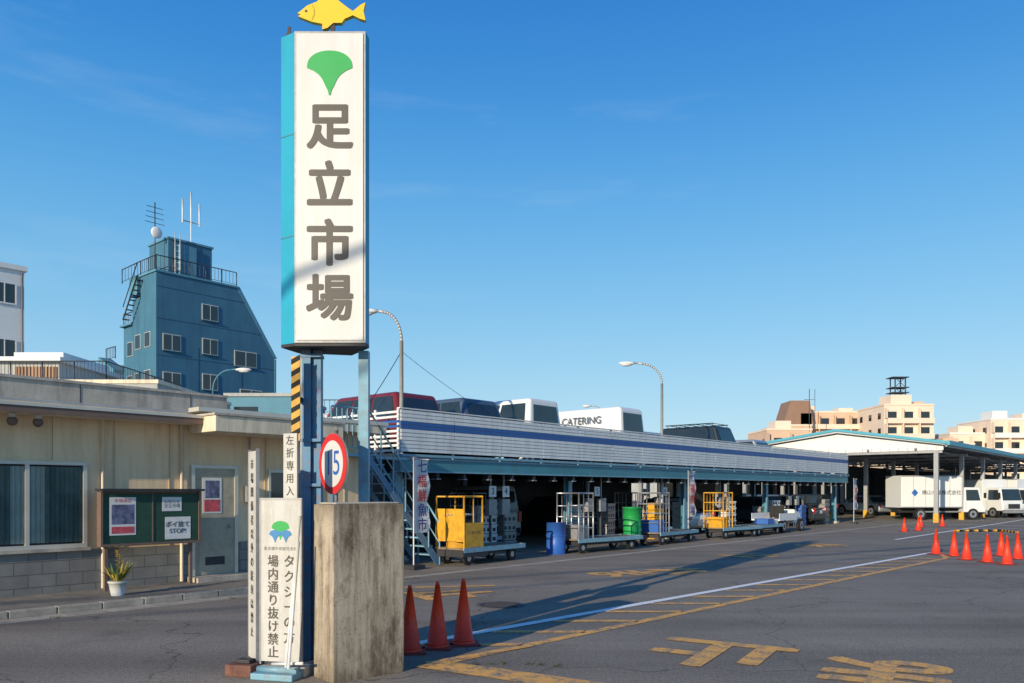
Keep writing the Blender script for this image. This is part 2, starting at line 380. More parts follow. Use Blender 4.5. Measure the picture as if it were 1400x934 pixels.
for ch,z in zip('足立市場',(5.235,4.665,4.095,3.56)):
    s.text('letter',ch,(0.0,-.0232,z),.47,INK,off=.014)
fish=[(-.335,.075),(-.30,.10),(-.24,.15),(-.14,.19),(-.10,.24),(.03,.25),(.08,.19),(.16,.13),(.21,.095),(.29,.16),(.335,.18),(.315,.10),(.335,.005),(.28,.02),(.21,.055),(.13,.02),(.10,-.02),(.02,-.02),(-.04,-.07),(-.09,-.085),(-.09,-.03),(-.19,-.01),(-.27,.02),(-.33,.045),(-.30,.062)]
s.prism('fish_plate',YEL,[(x,z+6.34) for x,z in fish],'y',.05,.10)
FL=mat('fish_line',(.45,.27,.01),.5)
s.cyl('fish_eye',INK,(-.25,.046,6.435),(-.25,.05,6.435),.013)
s.prism('fish_gill',FL,[(-.195,6.35),(-.175,6.40),(-.175,6.45),(-.195,6.50),(-.187,6.50),(-.165,6.45),(-.165,6.40),(-.187,6.35)],'y',.047,.0495)
s.box('fish_mount',DARK,-.01,.03,.06,.09,6.2,6.32); s.box('fish_mount',DARK,-.09,.13,.04,.12,6.2,6.225)
s.cyl('spotlight',DARK,(-.46,.2,6.2),(-.46,.2,6.30),.012); s.box('spotlight',DARK,-.48,-.40,.16,.24,6.22,6.28); s.box('spotlight',DARK,-.47,-.44,.18,.2,6.28,6.36)
s.box('post',BLUEP,-.335,-.245,.20,.30,0,ZB-.03); s.box('post',BLUEP,-.225,-.15,.24,.34,0,ZB-.03)
s.box('post',LBLUE,-.243,-.227,.26,.28,0,ZB-.03)
s.box('post',LBLUE,.225,.325,.26,.36,0,ZB-.03)
for z in (3.05,2.2,1.75): s.box('base_plates',BLUEP,-.345,-.14,.19,.345,z,z+.03)
s.box('conduit',GREY,-.36,-.345,.25,.27,1.2,ZB-.05)
s.done()
hz=Obj('hazard_tape_board',(-2.13,7.86,0)); hz.box('panel',YELP,-.045,.04,-.01,.01,2.20,3.03)
for i in range(7):
    z=2.23+i*.12; hz.prism('stripes',BLACK,[(-.046,z),(.041,z+.05),(.041,z+.10),(-.046,z+.05)],'y',-.014,-.0105)
hz.box('bracket',DARK,-.03,.03,.0105,.19,2.6,2.64)
hz.done()

# pillar
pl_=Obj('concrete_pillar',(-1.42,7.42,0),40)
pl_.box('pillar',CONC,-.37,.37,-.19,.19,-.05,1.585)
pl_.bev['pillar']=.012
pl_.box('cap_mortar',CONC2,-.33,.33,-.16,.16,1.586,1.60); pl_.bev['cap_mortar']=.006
pl_.done()

# speed sign
n=Vector((-.78,-.63,0)); yaw=math.degrees(math.atan2(n.y,n.x))+90
sp=Obj('speed_limit_sign',(-1.75,7.78,0),yaw)
sp.cyl('disc',GREY,(0,.0,1.97),(0,.012,1.97),.30,seg=48)
sp.cyl('disc',REDI,(0,-.006,1.97),(0,-.0005,1.97),.296,seg=48)
sp.cyl('disc',SIGNW,(0,-.010,1.97),(0,-.0065,1.97),.228,seg=48)
sp.text('numerals','15',(0.01,-.011,1.965),.34,mat('sign_blue',(.03,.12,.45),.4))
sp.cyl('post',GREY,(0,.035,0.0),(0,.035,2.3),.02)
sp.done()

nb=Obj('no_through_traffic_sign',(-2.13,7.35,0),-14)
nb.box('panel',BOARDW,-.20,.20,-.012,.012,.13,1.62); nb.box('frame',GREY,-.215,-.2005,-.015,.015,.1,1.64); nb.box('frame',GREY,.2005,.215,-.015,.015,.1,1.64)
nb.box('frame',GREY,-.2,.2,-.015,.015,1.6205,1.64)
def ginkgo(o,part,cx,cz,sc,y0,m=GREEN):
    o.prism(part,m,[(cx+x*sc,cz+z*sc) for x,z in pl],'y',y0-.002,y0)
ginkgo(nb,'logo',.0,1.36,.40,-.0125)
LB=mat('logo_blue',(.03,.2,.45),.4)
ginkgo(nb,'logo',-.055,1.30,.26,-.0150,LB)
ginkgo(nb,'logo',.055,1.30,.26,-.0150,LB)
nb.text('lettering','東京都中央卸売市場',(0,-.0135,1.17),.038,INK)
for j,ch in enumerate('場内通り抜け禁止'): nb.text('lettering',ch,(-.075,-.0135,1.05-j*.12),.115,INK,off=.002)
for j,ch in enumerate('タクシーの方'): nb.text('lettering',ch,(.09,-.0135,1.05-j*.14),.12,INK,off=.002)
nb.done()
ts=Obj('vertical_notice_board',(-2.45,7.55,0),-58)
ts.box('panel',BOARDW,-.14,.14,-.012,.012,.12,2.08); ts.box('frame',GREY,-.155,-.1405,-.015,.015,.05,2.10); ts.box('frame',GREY,.1405,.155,-.015,.015,.05,2.10)
for j,ch in enumerate('市場関係者以外の駐車は禁止'): ts.text('lettering',ch,(0,-.0135,1.95-j*.132),.105,INK,off=.0005)
ts.done()
cs=Obj('narrow_notice_board',(-2.06,7.42,0),-25)
cs.box('panel',BOARDW,-.08,.08,-.01,.01,1.50,2.24)
for j,ch in enumerate('左折専用入口'): cs.text('lettering',ch,(0,-.0115,2.17-j*.118),.095,INK,off=.0005)
cs.cyl('pole',WHITE,(0,.02,.1),(0,.02,2.2),.012)
cs.done()
pp=Obj('leaning_pipe_barrier',(-1.97,7.15,0))
pp.cyl('pipes',WHITE,(-.06,-.0,.12),(.06,.03,1.48),.013); pp.cyl('pipes',WHITE,(-.02,-.06,.12),(.06,-.02,1.25),.013)
pp.cyl('pipes',WHITE,(-.2,.05,.14),(.1,-.02,.16),.014)
pp.done()
bs=Obj('sign_base_weights',(-2.2,7.35,0),-14)
bs.box('block',RUST,-.42,-.15,-.14,.1,0,.11); bs.box('block',LBLUE,-.12,.30,-.2,-.02,0,.06); bs.box('block',CONC2,-.14,.32,-.01,.2,0,.09)
bs.box('block',DARK,-.34,-.2,-.08,.02,.11,.15); bs.cyl('tube',LBLUE,(-.1,-.1,.08),(.3,-.1,.08),.03)
bs.bev['block']=.01
bs.done()

# ------------------------------------------------------------ cones
def cone(X,Y,h=.74,yaw=0):
    c=Obj('traffic_cone',(X,Y,0),yaw)
    c.box('base',CONEB,-.17,.17,-.17,.17,0,.022); c.bev['base']=.010
    c.cyl('body',CONE,(0,0,.022),(0,0,.05),.13,.12,seg=28)
    c.cyl('body',CONE,(0,0,.05),(0,0,h-.03),.112,.024,seg=28)
    c.cyl('body',CONE,(0,0,h-.03),(0,0,h),.024,.017,seg=20)
    return c.done()
cone(-1.08,8.42,.71,8); cone(-.81,8.66,.72,-5); cone(-.54,8.86,.73,12)
for X,Y in ((11.5,21.6),(11.6,20.9),(11.3,19.8),(11.4,19.1),(11.5,18.5),(12.9,21.0),(12.7,20.0)):
    cone(X,Y,.68,random.uniform(0,40))
br=Obj('cone_bar',(0,0,0))
for (a,c) in ((Vector((11.6,20.9,.67)),Vector((12.9,21.0,.67))),(Vector((12.7,20.0,.67)),Vector((12.9,21.0,.67)))):
    for i in range(10): br.cyl('bar',YELP if i%2==0 else BLACK,a+(c-a)*i/10,a+(c-a)*(i+1)/10,.03,seg=8)
br.done()
for X,Y in ((16.5,33.5),(17.6,34.5),(19.5,38),(20.8,38.5)): cone(X,Y,.6)

# ------------------------------------------------------------ left office building
b=ro('market_office_building',0,13.8)
b.box('walls',BEIGE,-12,11.1,0,.15,.75,3.1)
b.box('walls',BEIGE,7.04,7.96,.0,.15,.086,.749)
b.box('plinth',BLOCK,-12,7.02,-.03,.15,0,.75)
b.box('plinth',BLOCK,7.98,11.1,-.03,.15,0,.75)
b.box('walls',BEIGE,10.95,11.097,.15,6,0,3.1)
b.box('walls',BEIGE,-12,-11.85,.15,6,0,3.1)
b.box('roof',GREYW,-12,11.1,-.0,6,3.101,3.14)
SEAM=mat('panel_seam',(.36,.26,.16),.7)
for i in range(24):
    x=-11.4+i*.95
    if 7.0<x<8.05: continue
    z0=2.20 if 3.4<x<5.35 else .76
    b.box('panel_joints',BEIGE,x-.022,x+.022,-.009,-.001,z0,2.88); b.box('panel_joints',SEAM,x-.005,x+.005,-.013,-.0095,z0,2.88)
b.box('eave',CREAM,-12.1,7.0,-.5,-.001,2.885,2.93)
b.box('fascia',BROWN,-12.1,7.0,-.54,-.501,2.88,2.98); b.box('fascia',ALU,-12.1,7.0,-.56,-.501,2.981,3.03)
b.prism('roof_slope',GREYW,[(-.5,3.001),(1.7,3.06),(1.7,3.2),(-.5,3.03)],'x',-12.1,7.0)
b.box('parapet',CONC2,-12,8.7,1.7,1.85,3.1,3.66); b.box('parapet',CONC2,-12,8.72,1.66,1.88,3.661,3.71)
for i in range(10): b.box('parapet_joints',DARK,-11+i*2.1,-10.985+i*2.1,1.694,1.70,3.15,3.65)
b.box('right_fascia',CREAM,9.75,11.3,-.35,0,2.95,3.12); b.box('right_fascia',ALU,7.0,11.35,-.37,0,3.125,3.2)
b.box('canopy',CREAM,7.0,9.7,-.95,-.001,2.74,3.02); b.bev['canopy']=.01
b.box('canopy_cap',CONC2,6.97,9.73,-.98,.0,3.022,3.06)
b.box('door',DOORG,7.1,7.88,-.03,-.002,.13,2.12); b.box('door_frame',ALU,7.03,7.10,-.05,-.0,.09,2.18); b.box('door_frame',ALU,7.88,7.95,-.05,0,.09,2.18); b.box('door_frame',ALU,7.10,7.88,-.05,0,2.12,2.18)
b.box('door_panels',DOORG,7.18,7.80,-.036,-.0305,.25,.95); b.box('door_vent',DARK,7.3,7.68,-.04,-.0365,.35,.5)
b.box('door_poster',PAPER,7.25,7.62,-.036,-.0305,1.30,1.95); b.box('door_poster',PAPR,7.28,7.59,-.039,-.0365,1.33,1.55); b.box('door_poster',PAPB,7.30,7.57,-.039,-.0365,1.58,1.90)
b.sph('door_knob',HUB,(7.78,-.06,1.05),.03); b.box('door_sill',CONC2,6.95,8.1,-.45,-.052,.086,.17)
for (x0,x1,z0,z1) in ((.2,2.0,.86,2.12),(3.50,5.25,.86,2.12)):
    b.box('window_dark_backing',DARK,x0,x1,-.004,-.001,z0,z1)  # dark sheet on the wall paints the room's shade behind the curtains
    xm=(x0+x1)/2
    for k in range(int((x1-x0-.06)/.07)):
        xx=x0+.03+k*.07; dz=random.uniform(.015,.042)
        m=CURW if (abs(xx-xm)<.22) else CURT
        b.prism('curtain',m,[(xx,-.006),(xx+.022,-.006-dz),(xx+.04,-.006-dz*.8),(xx+.066,-.006)],'z',z0+.03,z1-.03)
    b.box('window_glass',GLASS,x0+.03,x1-.03,-.055,-.051,z0+.03,z1-.03)
    for xx in (x0,(x0+x1)/2-.03,x1-.06): b.box('window_frame',ALU,xx,xx+.06,-.075,-.001,z0,z1)
    b.box('window_frame',ALU,x0,x1,-.08,-.0,z0-.06,z0); b.box('window_frame',ALU,x0,x1,-.08,0,z1,z1+.05)
    b.box('window_sill',CONC2,x0-.05,x1+.05,-.10,0,z0-.115,z0-.06)
b.box('window_frame',ALU,8.6,9.7,-.05,-.001,1.1,2.12); b.box('window_glass2',DGLASS,8.65,9.65,-.056,-.0505,1.15,2.07)
for x in (4.1,4.45): b.cyl('eave_lamp',TERRA,(x,-.3,2.80),(x,-.3,2.88),.05); b.sph('eave_lamp',BROWN,(x,-.3,2.76),.075)
b.cyl('downpipe',CREAM,(6.85,-.05,.1),(6.85,-.05,2.9),.03)
b.cyl('downpipe',CREAM,(5.5,-.05,.1),(5.5,-.05,2.9),.022)
b.cyl('conduit',GREY,(8.2,-.03,2.2),(8.2,-.03,2.74),.015); b.box('meter_box',GREY,8.1,8.3,-.12,-.001,1.5,1.8)
b.done()

nbd=ro('notice_board',5.3,13.35,.085)
for x in (.12,1.55): nbd.box('legs',BROWN,x-.025,x+.025,.06,.11,0,1.0)
nbd.box('case',BROWN,0,1.68,.0,.12,.72,1.62); nbd.box('felt',CASE,.04,1.64,-.012,-.001,.77,1.58)
nbd.box('case_roof',DARK,-.03,1.71,-.12,.13,1.621,1.66)
nbd.box('case_frame',BROWN,0,.035,-.03,-.001,.72,1.62); nbd.box('case_frame',BROWN,1.645,1.68,-.03,-.001,.72,1.62); nbd.box('case_frame',BROWN,.035,1.645,-.03,-.001,.72,.765); nbd.box('case_frame',BROWN,.83,.85,-.02,-.0125,.77,1.58)
def paper(x,z,w,h,m=PAPER): nbd.box('poster',m,x,x+w,-.016,-.013,z,z+h)
paper(.14,.90,.42,.62)
nbd.box('poster_print',PAPB,.17,.53,-.019,-.0165,1.08,1.40); nbd.box('poster_print',PAPR,.17,.53,-.019,-.0165,.93,1.04)
nbd.text('poster_text','市場通信',(.35,-.0175,1.46),.07,REDI)
paper(1.0,1.28,.34,.24); nbd.text('poster_text','お知らせ\n足立市場',(1.17,-.0175,1.40),.07,INK)
paper(1.05,.80,.45,.38,WHITE); nbd.text('poster_text','ポイ捨て\nSTOP!',(1.27,-.0175,.99),.11,INK,off=.001)
nbd.done()

fp_=ro('potted_plant',5.32,12.75,.085)
fp_.cyl('pot',TERRA,(0,0,0),(0,0,.20),.09,.13,seg=20); fp_.cyl('pot',TERRA,(0,0,.2),(0,0,.225),.14,.14,seg=20)
for i in range(80):
    a=random.uniform(0,6.28); h=random.uniform(.08,.36); r=random.uniform(.08,.30); m=LEAFY if random.random()<.35 else LEAF
    tip=Vector((math.cos(a)*r,math.sin(a)*r,.2+h)); base=Vector((math.cos(a)*.04,math.sin(a)*.04,.2)); mid=(tip+base)/2+Vector((math.cos(a)*.02,math.sin(a)*.02,.05)); sd=Vector((-math.sin(a),math.cos(a),0))*.016
    fp_.poly('leaves',m,[base,mid-sd,tip,mid+sd])
fp_.cyl('stem',BROWN,(0,0,.2),(.02,.01,.7),.008)
for i in range(22):
    z=random.uniform(.45,.75); a=random.uniform(0,6.28); q=Vector((.02,.01,z)); t=q+Vector((math.cos(a)*.09,math.sin(a)*.09,.03)); sd=Vector((-math.sin(a),math.cos(a),0))*.025
    fp_.poly('leaves',LEAFY,[q,(q+t)/2+sd,t,(q+t)/2-sd])
fp_.done()

wd=Obj('weeds')
def weedclump(X,Y,n,r,h):
    for i in range(n):
        a=random.uniform(0,6.28); d=random.uniform(0,r); x=X+math.cos(a)*d; y=Y+math.sin(a)*d; hh=random.uniform(.3,1)*h; b2=random.uniform(0,6.28)
        ln=Vector((math.cos(b2),math.sin(b2),0)); sd=Vector((-ln.y,ln.x,0))*.005
        B=Vector((x,y,0))
        wd.poly('blades',WEED,[B-sd,B+sd,B+ln*hh*.6+Vector((0,0,hh))])
for i in range(9): weedclump(-.9+i*.17+random.uniform(-.05,.05),7.75+random.uniform(-.1,.1),16,.05,.045)
for i in range(34):
    u=random.uniform(2,10.5); w_=random.choice([13.72,13.74,12.2,11.62]); X,Y=RW(u,w_); weedclump(X,Y,16,.06,.05 if w_<13 else .16)
wd.done()

# ------------------------------------------------------------ parking deck
D=ro('parking_deck',12.6,14.5)
LD=31.6; WD=14
D.box('floor_slab',CONC2,0,LD,.21,WD,2.50,2.62)
x=0
while x<LD-.01:
    z=2.66
    while z<3.66:
        D.box('parapet_slats',SLATB if 3.17<=z+.03<3.42 else SLATW,x+.01,min(x+1.79,LD),-.035+random.uniform(-.003,.003),-.01,z,z+.076); z+=.092
    D.box('parapet_posts',LBLUE,x-.02,x+.03,.0,.06,2.5,3.68); x+=1.8
D.box('parapet_back',GREY,.0,LD,-.009,-.001,2.66,3.64)
D.box('parapet_cap',WHITE,-.04,LD,-.05,.06,3.682,3.71)
z=2.66
while z<3.66:
    D.box('end_fence',SLATB if 3.17<=z+.03<3.42 else SLATW,-.05,-.03,.0,6.2,z,z+.055); z+=.115
for y in (0.05,.9,1.8,2.9,4,5.1,6.15): D.box('end_fence',WHITE,-.029,.02,y-.03,y+.03,2.5,3.7)
D.box('edge_beam',TEAL,0,LD,-.02,.2,2.20,2.47); D.box('edge_beam',LBLUE,0,LD,-.05,.22,2.471,2.51); D.box('edge_beam',LBLUE,0,LD,-.05,.22,2.165,2.199)
D.box('drip_channel',LBLUE,0,LD,-.10,-.051,2.54,2.60)
x=.3
while x<LD:
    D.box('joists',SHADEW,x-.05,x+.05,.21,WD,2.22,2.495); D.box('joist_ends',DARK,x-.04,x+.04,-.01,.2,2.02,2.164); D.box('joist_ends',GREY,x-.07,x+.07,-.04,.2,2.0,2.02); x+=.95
for cx in (.25,7.25,14.5,22.0,30.9):
    for cy in (.45,5,9.5,13.6):
        D.box('columns',LBLUE,cx-.09,cx+.09,cy-.1,cy-.07,0,2.2); D.box('columns',LBLUE,cx-.09,cx+.09,cy+.07,cy+.1,0,2.2); D.box('columns',TEAL,cx-.02,cx+.02,cy-.07,cy+.07,0,2.2)
        D.box('column_bases',CONC2,cx-.2,cx+.2,cy-.2,cy+.2,0,.12)
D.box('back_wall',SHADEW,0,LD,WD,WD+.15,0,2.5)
D.box('sun_block_wall',SHADEW,0,.12,.7,WD,0,2.5)  # dark wall added at the deck's end to keep the low sun out
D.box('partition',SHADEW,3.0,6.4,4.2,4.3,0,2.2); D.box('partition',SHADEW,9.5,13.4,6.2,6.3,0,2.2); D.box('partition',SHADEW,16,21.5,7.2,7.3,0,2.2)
for x,t in ((.9,'2'),(3.6,'3'),(4.15,'4'),(8.6,'5'),(12.9,'6')):
    D.box('number_board',WHITE,x-.14,x+.14,.28,.30,1.55,1.85); D.text('number',t,(x,.278,1.70),.26,INK,off=.003)
for x in (.95,3.65,4.2,8.3,9.0,12.6,13.1,17.5,18.2,24.6,25.5):
    D.box('switch_box',GREY,x-.16,x+.16,.32,.48,1.05,1.48); D.box('switch_box',SHADEW,x-.03,x+.03,.4,.45,0,1.05)
    D.box('cable_tray',GREY,x-.02,x+.02,.4,.44,1.5,2.2)
D.done()

st=ro('steel_staircase',10.75,13.45)
n=12
for i in range(n):
    x=.15+i*.16; z=2.5-i*.205
    st.box('treads',LBLUE,x,x+.22,.04,.72,z-.03,z)
for y in (.0,.74):
    st.prism('stringers',BLUEP,[(.05,2.55),(.05,2.35),(2.05,-.0),(2.2,0.0),(2.2,.08)],'y',y,y+.025)
    st.cyl('handrail',LBLUE,(.05,y,3.45),(2.15,y,.95),.022,seg=8); st.cyl('handrail',LBLUE,(.05,y,3.0),(2.15,y,.5),.014,seg=8)
    for f in range(7):
        q=Vector((.05,y,2.5)).lerp(Vector((2.15,y,.0)),f/6); st.cyl('handrail',LBLUE,q,q+Vector((0,0,.97)),.018,seg=8)
st.box('landing',LBLUE,-.9,.15,.0,1.0,2.44,2.50); st.rail('handrail',LBLUE,[(-.9,0,2.5),(.05,0,2.5)],.95); st.box('landing_post',BLUEP,-.85,-.77,.02,.10,0,2.44)
st.box('landing',LBLUE,.15,1.86,.77,1.0,2.44,2.50)
st.done()

# ------------------------------------------------------------ vehicles
def wheel(o,x,y,r,wd,side):
    o.cyl('wheels',BLACK,(x,y,r),(x,y+wd*side,r),r,seg=24); o.cyl('hubs',HUB,(x,y-.004*side,r),(x,y+.03*side,r),r*.62,seg=20)
    o.cyl('hubs',DARK,(x,y-.007*side,r),(x,y-.004*side,r),r*.3,seg=12)
def lerp(a,b,t): return a+(b-a)*t
def car(o,L,W,H,paint,kind='suv',rack=False):
    hl=L/2; hw=W/2; r=.33 if L>4 else .28
    wx=(-hl+.78 if L>4 else -hl+.6, hl-.85 if L>4 else hl-.6)
    zb=.24; belt=H*(.57 if kind!='sedan' else .62)
    if kind in('van','cargo'): belt=H*.50; rb0,rb1,rr0,rr1=-hl+.03,hl-.12,-hl+.12,hl-1.0; hz=belt*.96
    elif kind=='sedan': rb0,rb1,rr0,rr1=-hl+.75,hl-1.25,-hl+1.35,hl-2.0; hz=belt*.9
    elif kind=='kei': rb0,rb1,rr0,rr1=-hl+.04,hl-.45,-hl+.16,hl-1.0; hz=belt*.93
    else: rb0,rb1,rr0,rr1=-hl+.08,hl-1.15,-hl+.38,hl-1.85; hz=belt*.92
    prof=[(-hl,zb+.15),(-hl+.03,belt*.72),(-hl+.05,belt)] 
    if kind=='sedan': prof=[(-hl,zb+.15),(-hl,belt*.8),(-hl+.1,belt*.97),(rb0,belt)]
    prof+=[(rb1,belt),(lerp(rb1,hl,.7),hz),(hl-.08,hz*.88),(hl,hz*.6),(hl,zb+.1),(hl-.1,zb)]
    for cx in reversed(wx):
        for a in range(0,181,20):
            prof.append((cx+math.cos(rad(a))*(r+.06),max(zb,r+math.sin(rad(a))*(r+.06))))
    prof+=[(-hl+.08,zb)]
    o.prism('body',paint,prof,'y',-hw,hw); o.bev['body']=.06
    o.box('underbody',BLACK,-hl+.2,hl-.2,-hw+.15,hw-.15,zb-.03,belt*.6)
    bw,tw=hw*.95,hw*.80
    if kind in('cargo',): tw=hw*.86
    lo=[(rb0,-bw,belt-.02),(rb1,-bw,belt-.02),(rb1,bw,belt-.02),(rb0,bw,belt-.02)]
    hi=[(rr0,-tw,H),(rr1,-tw,H),(rr1,tw,H),(rr0,tw,H)]
    o.hexa('cabin',paint,lo,hi); o.bev['cabin']=.09 if kind!='cargo' else .13
    def pane(face,a0,a1,b0,b1,m=CARGLASS,push=.012):
        A,B,C,Dd=[Vector(q) for q in face]
        nrm=(B-A).cross(Dd-A).normalized()
        def P(a,b): return A.lerp(B,a).lerp(Dd.lerp(C,a),b)+nrm*push
        o.poly('windows',m,[P(a0,b0),P(a1,b0),P(a1,b1),P(a0,b1)])
    R=[lo[0],lo[1],hi[1],hi[0]]; Lf=[lo[2],lo[3],hi[3],hi[2]]; F=[lo[1],lo[2],hi[2],hi[1]]; Bk=[lo[3],lo[0],hi[0],hi[3]]
    segs=[(.05,.33),(.355,.64),(.665,.93)] if kind in('suv','van','kei') else [(.12,.48),(.51,.88)]
    if kind=='cargo': segs=[(.72,.93)]
    for (a,c) in segs:
        pane(R,a,c,.1,.84); pane(Lf,1-c,1-a,.1,.84)
    pane(F,.08,.92,.08,.86); pane(Bk,.11,.89,.12,.80)
    for sd in (-1,1):
        for cx in wx: wheel(o,cx,sd*(hw+.0),r,.2,-sd)
        o.box('tail_lamps',TLAMP,-hl-.012,-hl+.05,sd*(hw-.1)-.07,sd*(hw-.1)+.07,belt*.66,belt*.98)
        o.box('head_lamps',HLAMP,hl-.10,hl+.012,sd*(hw-.2)-.14,sd*(hw-.2)+.14,hz*.64,hz*.82)
        o.box('mirrors',paint,rb1-.35,rb1-.2,sd*(hw+.09)-.06,sd*(hw+.09)+.06,belt,belt+.16)
    o.box('bumper',BLACK if kind!='sedan' else paint,-hl-.03,-hl+.03,-hw+.1,hw-.1,zb+.1,zb+.28); o.box('bumper',BLACK,hl-.03,hl+.015,-hw+.4,hw-.4,zb+.1,zb+.32)
    o.box('number_plate',PAPER,-hl-.037,-hl-.031,-.17,.17,zb+.35,zb+.52); o.box('number_plate',PAPER,hl+.016,hl+.022,-.17,.17,zb+.12,zb+.29)
    if rack:
        for y in (-tw+.06,tw-.06): o.cyl('roof_rack',DARK,(rr0+.1,y,H+.1),(rr1-.1,y,H+.1),.022,seg=8)
        k=rr0+.15
        while k<rr1-.1:
            o.cyl('roof_rack',DARK,(k,-tw+.06,H+.1),(k,tw-.06,H+.1),.015,seg=6)
            for y in (-tw+.06,tw-.06): o.cyl('roof_rack',DARK,(k,y,H-.01),(k,y,H+.1),.014,seg=6)
            k+=.42
ZD=2.62
def deckcar(name,u,L,W,H,paint,kind='suv',rack=False,w=None,extra=None):
    o=ro(name,u,(w or 15.05)+L/2,ZD,90); car(o,L,W,H,paint,kind,rack)
    if extra: extra(o)
    return o.done()
deckcar('parked_car',13.95,4.6,1.75,1.62,MAROON)
deckcar('parked_car',16.35,4.5,1.78,1.68,SLATE)
deckcar('parked_car',18.95,4.3,1.70,1.88,CARW,'van')
def cat(o):
    o.text('lettering','CATERING',(-.75,.842,1.58),.36,mat('lettering_grey',(.10,.11,.13),.5),rot=(83,0,180),off=.003)
    o.box('roof_vent',WHITE,-.3,.3,-.3,.3,1.98,2.04)
    o.box('rear_door_seam',GREY,-2.435,-2.43,-.006,.006,.5,1.0)
deckcar('catering_van',23.85,4.9,1.70,2.02,CARW,'cargo',extra=cat)
deckcar('parked_car',27.3,4.4,1.72,1.42,SILV,'sedan')
deckcar('parked_car',31.4,4.7,1.85,1.84,CHAR,rack=True)
deckcar('parked_car',35.2,4.4,1.75,1.45,SILV,'suv')
deckcar('parked_car',20.8,4.4,1.70,1.45,SILV,'sedan',w=21)
def gcar(name,u,w,yaw,L,W,H,paint,kind):
    o=ro(name,u,w,0,yaw); car(o,L,W,H,paint,kind); return o.done()
gcar('parked_van',19.2,18.6,90,3.4,1.48,1.88,CARW_DIM,'kei')
gcar('parked_car',29.2,17.2,80,4.4,1.7,1.42,SILV,'sedan')
gcar('parked_car',24.2,19,90,4.4,1.7,1.5,CHAR,'suv')
gcar('parked_car',37.5,17.5,90,4.4,1.7,1.45,SLATE,'suv')
gcar('parked_car',40.5,16.8,90,4.4,1.7,1.45,CHAR,'sedan')
gcar('parked_car',33.5,19.5,90,4.4,1.7,1.45,CHAR,'sedan')
gcar('parked_car',60.5,18.6,60,4.5,1.75,1.42,SILV,'sedan')
gcar('parked_car',56.0,21.5,80,4.5,1.75,1.5,CHAR,'suv')
gcar('parked_car',51.0,22.5,80,4.5,1.75,1.5,SLATE,'suv')

def truck(name,X,Y,yaw,Lb=3.2,H=2.55,boxed=True,text=None):
    o=Obj(name,(X,Y,0),yaw)
    hw=.88; cab0=1.35
    o.hexa('cab',CARW,[(cab0,-hw*.97,.45),(cab0+1.45,-hw*.97,.45),(cab0+1.45,hw*.97,.45),(cab0,hw*.97,.45)],[(cab0,-hw*.88,1.95),(cab0+1.12,-hw*.86,1.95),(cab0+1.12,hw*.86,1.95),(cab0,hw*.88,1.95)]); o.bev['cab']=.06
    fx=lambda t: cab0+1.45-.33*t+.012
    o.poly('windscreen',CARGLASS,[(fx(.45),-hw*.84,1.125),(fx(.45),hw*.84,1.125),(fx(.93),hw*.78,1.845),(fx(.93),-hw*.78,1.845)])
    for sd in (-1,1):
        yy=lambda t: sd*(hw*(.97-.1*t)+.012)
        o.poly('side_windows',CARGLASS,[(cab0+.25,yy(.47),1.155),(cab0+1.12,yy(.47),1.155),(cab0+.98,yy(.9),1.8),(cab0+.25,yy(.9),1.8)])
        for x in (cab0+.65,-.9 if Lb<3.5 else -1.2): wheel(o,x,sd*(hw-.02),.34,.22,-sd)
        o.box('head_lamps',HLAMP,cab0+1.40,cab0+1.46,sd*.62-.14,sd*.62+.14,.62,.82)
        o.box('mirrors',BLACK,cab0+1.25,cab0+1.32,sd*(hw+.12)-.08,sd*(hw+.12)+.08,1.3,1.62)
        o.box('side_guard',GREY,-1.0,cab0-.1,sd*(hw-.04)-.02,sd*(hw-.04)+.02,.45,.52)
        o.box('door_seams',GREY,cab0+.2,cab0+.212,sd*(hw*.97)-.004,sd*(hw*.97)+.004,.6,1.1)
    o.box('grille',DARK,cab0+1.44,cab0+1.47,-.45,.45,.6,.9); o.box('bumper',GREY,cab0+1.42,cab0+1.52,-hw,hw,.32,.55)
    o.box('chassis',BLACK,cab0-Lb,cab0+1.2,-.4,.4,.42,.66)
    if boxed:
        o.box('cargo_box',CARW,cab0-.08-Lb,cab0-.08,-hw-.06,hw+.06,.72,H); o.bev['cargo_box']=.03
        for z in (.74,H-.06): 
            for sd in (-1,1): o.box('box_rails',GREY,cab0-.09-Lb,cab0-.07,sd*(hw+.075)-.01,sd*(hw+.075)+.01,z,z+.05)
        for i in range(1,5): o.box('box_rails',HUB,cab0-.08-Lb+Lb*i/5-.008,cab0-.08-Lb+Lb*i/5+.008,-hw-.068,-hw-.061,.78,H-.06)
        if text:
            o.text('lettering',text,(cab0-Lb*.36,-hw-.07,1.62),.30,INK,off=.002)
            o.prism('logo',BARB,[(cab0-Lb*.8,1.85),(cab0-Lb*.8-.2,1.62),(cab0-Lb*.8,1.4),(cab0-Lb*.8+.2,1.62)],'y',-hw-.075,-hw-.069)
    else:
        o.box('drop_sides',WHITE,cab0-.08-Lb,cab0-.08,-hw,hw,.68,.74)
        for sd in (-1,1): o.box('drop_sides',WHITE,cab0-.08-Lb,cab0-.08,sd*hw-.02,sd*hw+.02,.74,1.08)
        o.box('drop_sides',WHITE,cab0-.1-Lb,cab0-.06-Lb,-hw,hw,.74,1.08)
    return o.done()
truck('box_truck',25.6,48.5,2,3.7,2.65,True,'横山水産株式会社')
truck('box_truck',31.3,53.5,-75,3.2,2.5,True)
truck('flatbed_truck',33.6,54.5,-65,3.0,2.5,False)
truck('box_truck',36.6,59,-60,3.4,2.6,True)
truck('flatbed_truck',39.5,60,-60,3.0,2.4,False)

